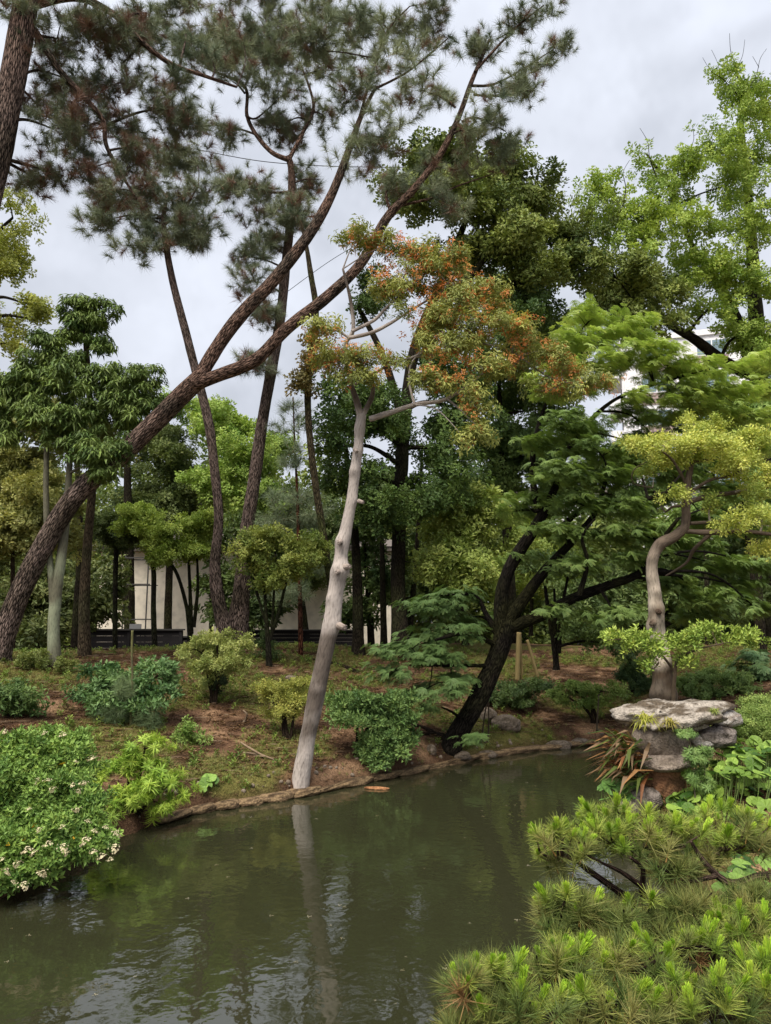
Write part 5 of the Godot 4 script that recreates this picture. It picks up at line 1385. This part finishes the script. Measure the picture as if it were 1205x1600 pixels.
func build_foreground() -> void:
	# pruned pine in front, over the water
	var base := Vector3(3.7, 0.1, -4.6)
	var o := thing("pruned_pine", "low cloud-pruned garden pine with bright candle shoots spreading over the water", "pine tree", base)
	var c1 := c(84, 66, 56)
	var c2 := c(128, 106, 92)
	var n := 0
	for s in [[4.6, 4.3, 1330, 1560, 40, 1250, 1480, 34, 1200, 1440, 30, 1120, 1470, 24, 1060, 1470, 18, 1010, 1425, 15, 965, 1392, 13, 920, 1360, 10, 900, 1345, 5], [4.4, 4.3, 1010, 1420, 12, 1003, 1390, 11, 1005, 1358, 8, 985, 1340, 5], [4.3, 4.2, 1003, 1385, 10, 970, 1362, 8, 940, 1348, 5, 915, 1335, 3],
			[4.5, 4.4, 1260, 1400, 20, 1200, 1368, 16, 1150, 1380, 14, 1120, 1368, 13, 1092, 1335, 9, 1080, 1315, 5], [4.4, 4.3, 1120, 1368, 10, 1070, 1378, 6, 1040, 1360, 4, 1010, 1345, 3], [4.4, 4.2, 1090, 1460, 16, 1030, 1458, 12, 970, 1462, 9, 930, 1445, 6, 900, 1430, 4], [3.9, 3.6, 1300, 1640, 30, 1200, 1560, 20, 1100, 1570, 14, 980, 1560, 10, 900, 1530, 7, 850, 1510, 4],
			[3.6, 3.3, 1000, 1640, 16, 860, 1620, 12, 780, 1590, 9, 740, 1560, 7, 720, 1545, 4], [3.8, 3.7, 1210, 1530, 12, 1150, 1490, 9, 1080, 1480, 6, 1030, 1490, 4], [3.3, 3.3, 790, 1592, 6, 770, 1560, 5, 745, 1545, 4]]:
		var lp := limb_points(s)
		var pts: Array = []
		for p in lp[0]:
			pts.append(p - base)
		if n == 0:
			pts.push_front(Vector3(0.3, -0.4, 0.1))
			lp[1].push_front(0.1)
		part("trunk" if n == 0 else "branch", tube(pts, lp[1], 12, 0.28, c1, c2), M.bark_pine, o)
		n += 1
	# needle tufts with candles: six shapes shared
	var shapes := []
	for k in 6:
		shapes.append(candle_tuft(200 + k))
	var r := rng(77)
	var pads := [[1000, 1300, 120, 30, 4.55, 60], [880, 1320, 50, 26, 4.4, 26], [1130, 1300, 90, 36, 4.7, 50], [960, 1275, 60, 16, 4.7, 20], [880, 1425, 50, 30, 4.2, 24], [1020, 1420, 60, 16, 4.3, 8], [1150, 1440, 80, 30, 4.1, 34], [1080, 1480, 90, 24, 3.9, 30], [950, 1500, 90, 24, 3.8, 34], [860, 1500, 60, 26, 3.7, 22], [770, 1515, 50, 22, 3.5, 20], [730, 1530, 26, 20, 3.4, 10], [820, 1570, 80, 26, 3.4, 26], [960, 1570, 90, 30, 3.5, 34], [1100, 1560, 90, 36, 3.6, 36], [1190, 1520, 40, 50, 3.7, 26], [720, 1600, 40, 14, 3.3, 10], [1190, 1400, 40, 20, 4.2, 12], [960, 1425, 40, 12, 4.1, 9], [1070, 1415, 40, 14, 4.3, 10], [940, 1470, 60, 12, 4.0, 12], [1050, 1350, 40, 10, 4.5, 8], [895, 1405, 50, 20, 4.25, 20], [1000, 1445, 70, 18, 4.15, 18], [1135, 1405, 80, 22, 4.35, 24], [1080, 1400, 40, 14, 4.3, 8]]
	var made := 0
	var old := []
	var tints := []
	var shoots := tool_()
	for p in pads:
		for i in int(p[5]):
			var a := r.randf() * TAU
			var q := sqrt(r.randf())
			var up := r.randf_range(-1.0, 1.0)
			var w := at(p[0] + cos(a) * q * p[2], p[1] + sin(a) * q * p[3], p[4] + up * 0.22) - base
			var tilt := Vector3(cos(a) * q * 0.7, 1.0, 0.25 + r.randf_range(-0.35, 0.35)).normalized()
			var b := upright(tilt, r.randf() * TAU)
			if made < 300 and r.randf() < 0.62:
				var t := part("needle_tuft", shapes[r.randi() % 6], M.needle, o)
				t.transform = Transform3D(b.scaled(Vector3.ONE * r.randf_range(0.55, 1.0)), w)
				made += 1
			else:
				old.append(Transform3D(b.scaled(Vector3.ONE * r.randf_range(0.19, 0.26)), w - Vector3(0, 0.05, 0)))
				tints.append(c(84, 104, 50).lerp(c(140, 142, 76), r.randf()))
			var inner := at(p[0] + cos(a) * q * p[2] * 0.5, p[1] + p[3] * 0.8, p[4]) - base
			add_tube(shoots, [inner, inner.lerp(w, 0.5) + Vector3(r.randf_range(-0.03, 0.03), -0.02, 0), w], [0.008, 0.006, 0.004], 5, 0.2, c1, c2, 0.0, false)
	for i in 200:
		var p: Array = pads[r.randi() % pads.size()]
		var a := r.randf() * TAU
		var q := sqrt(r.randf())
		old.append(Transform3D(upright(Vector3(cos(a) * q, 0.7, r.randf_range(-0.4, 0.4)), r.randf() * TAU).scaled(Vector3.ONE * r.randf_range(0.19, 0.26)), at(p[0] + cos(a) * q * p[2], p[1] + 14 + sin(a) * q * p[3], p[4] + r.randf_range(-0.25, 0.25)) - base))
		tints.append(c(84, 104, 50).lerp(c(150, 146, 84), r.randf()) if r.randf() > 0.02 else c(150, 116, 76))
	many("needles", K.pine, M.needle, old, tints, o).set_meta("kind", "stuff")
	part("shoots", smooth(shoots), M.bark_smooth, o)

func candle_tuft(sd: int) -> ArrayMesh:
	var r := rng(sd)
	var g := Leaves.new()
	var oldc := c(116, 144, 56).lerp(c(172, 180, 88), r.randf())
	var newc := c(140, 180, 48).lerp(c(182, 206, 74), r.randf())
	for i in 150:
		var a := r.randf() * TAU
		var tilt := r.randf_range(0.25, 1.3)
		var dir := Vector3(sin(tilt) * cos(a), cos(tilt), sin(tilt) * sin(a))
		var b := Vector3(0, r.randf_range(-0.05, 0.015), 0)
		var side := dir.cross(rdir(r)).normalized() * 0.0015
		var tip := b + dir * r.randf_range(0.055, 0.12) - Vector3(0, r.randf_range(0.0, 0.02), 0)
		var k := oldc * tone(r, 0.3)
		g.tri(b - side, tip - side * 0.4, tip + side * 0.4, k)
		g.tri(b - side, tip + side * 0.4, b + side, k)
	var lean := Vector3(r.randf_range(-0.2, 0.2), 1, r.randf_range(-0.2, 0.2)).normalized()
	for m in r.randi_range(1, 2):
		var foot := Vector3(r.randf_range(-0.015, 0.015), 0.0, r.randf_range(-0.015, 0.015)) * m
		var h := r.randf_range(0.06, 0.105)
		for i in 120:
			var a := r.randf() * TAU
			var tilt := r.randf_range(0.02, 0.3)
			var dir := (lean + Vector3(cos(a), 0, sin(a)) * tilt).normalized()
			var b := foot + lean * h * (0.1 + 0.5 * r.randf()) + Vector3(cos(a), 0, sin(a)) * 0.007
			var side := dir.cross(rdir(r)).normalized() * 0.0022
			var tip := b + dir * h * r.randf_range(0.45, 0.6)
			var k := newc * tone(r, 0.25)
			g.tri(b - side, tip - side * 0.8, tip + side * 0.8, k)
			g.tri(b - side, tip + side * 0.8, b + side, k)
	return g.done()
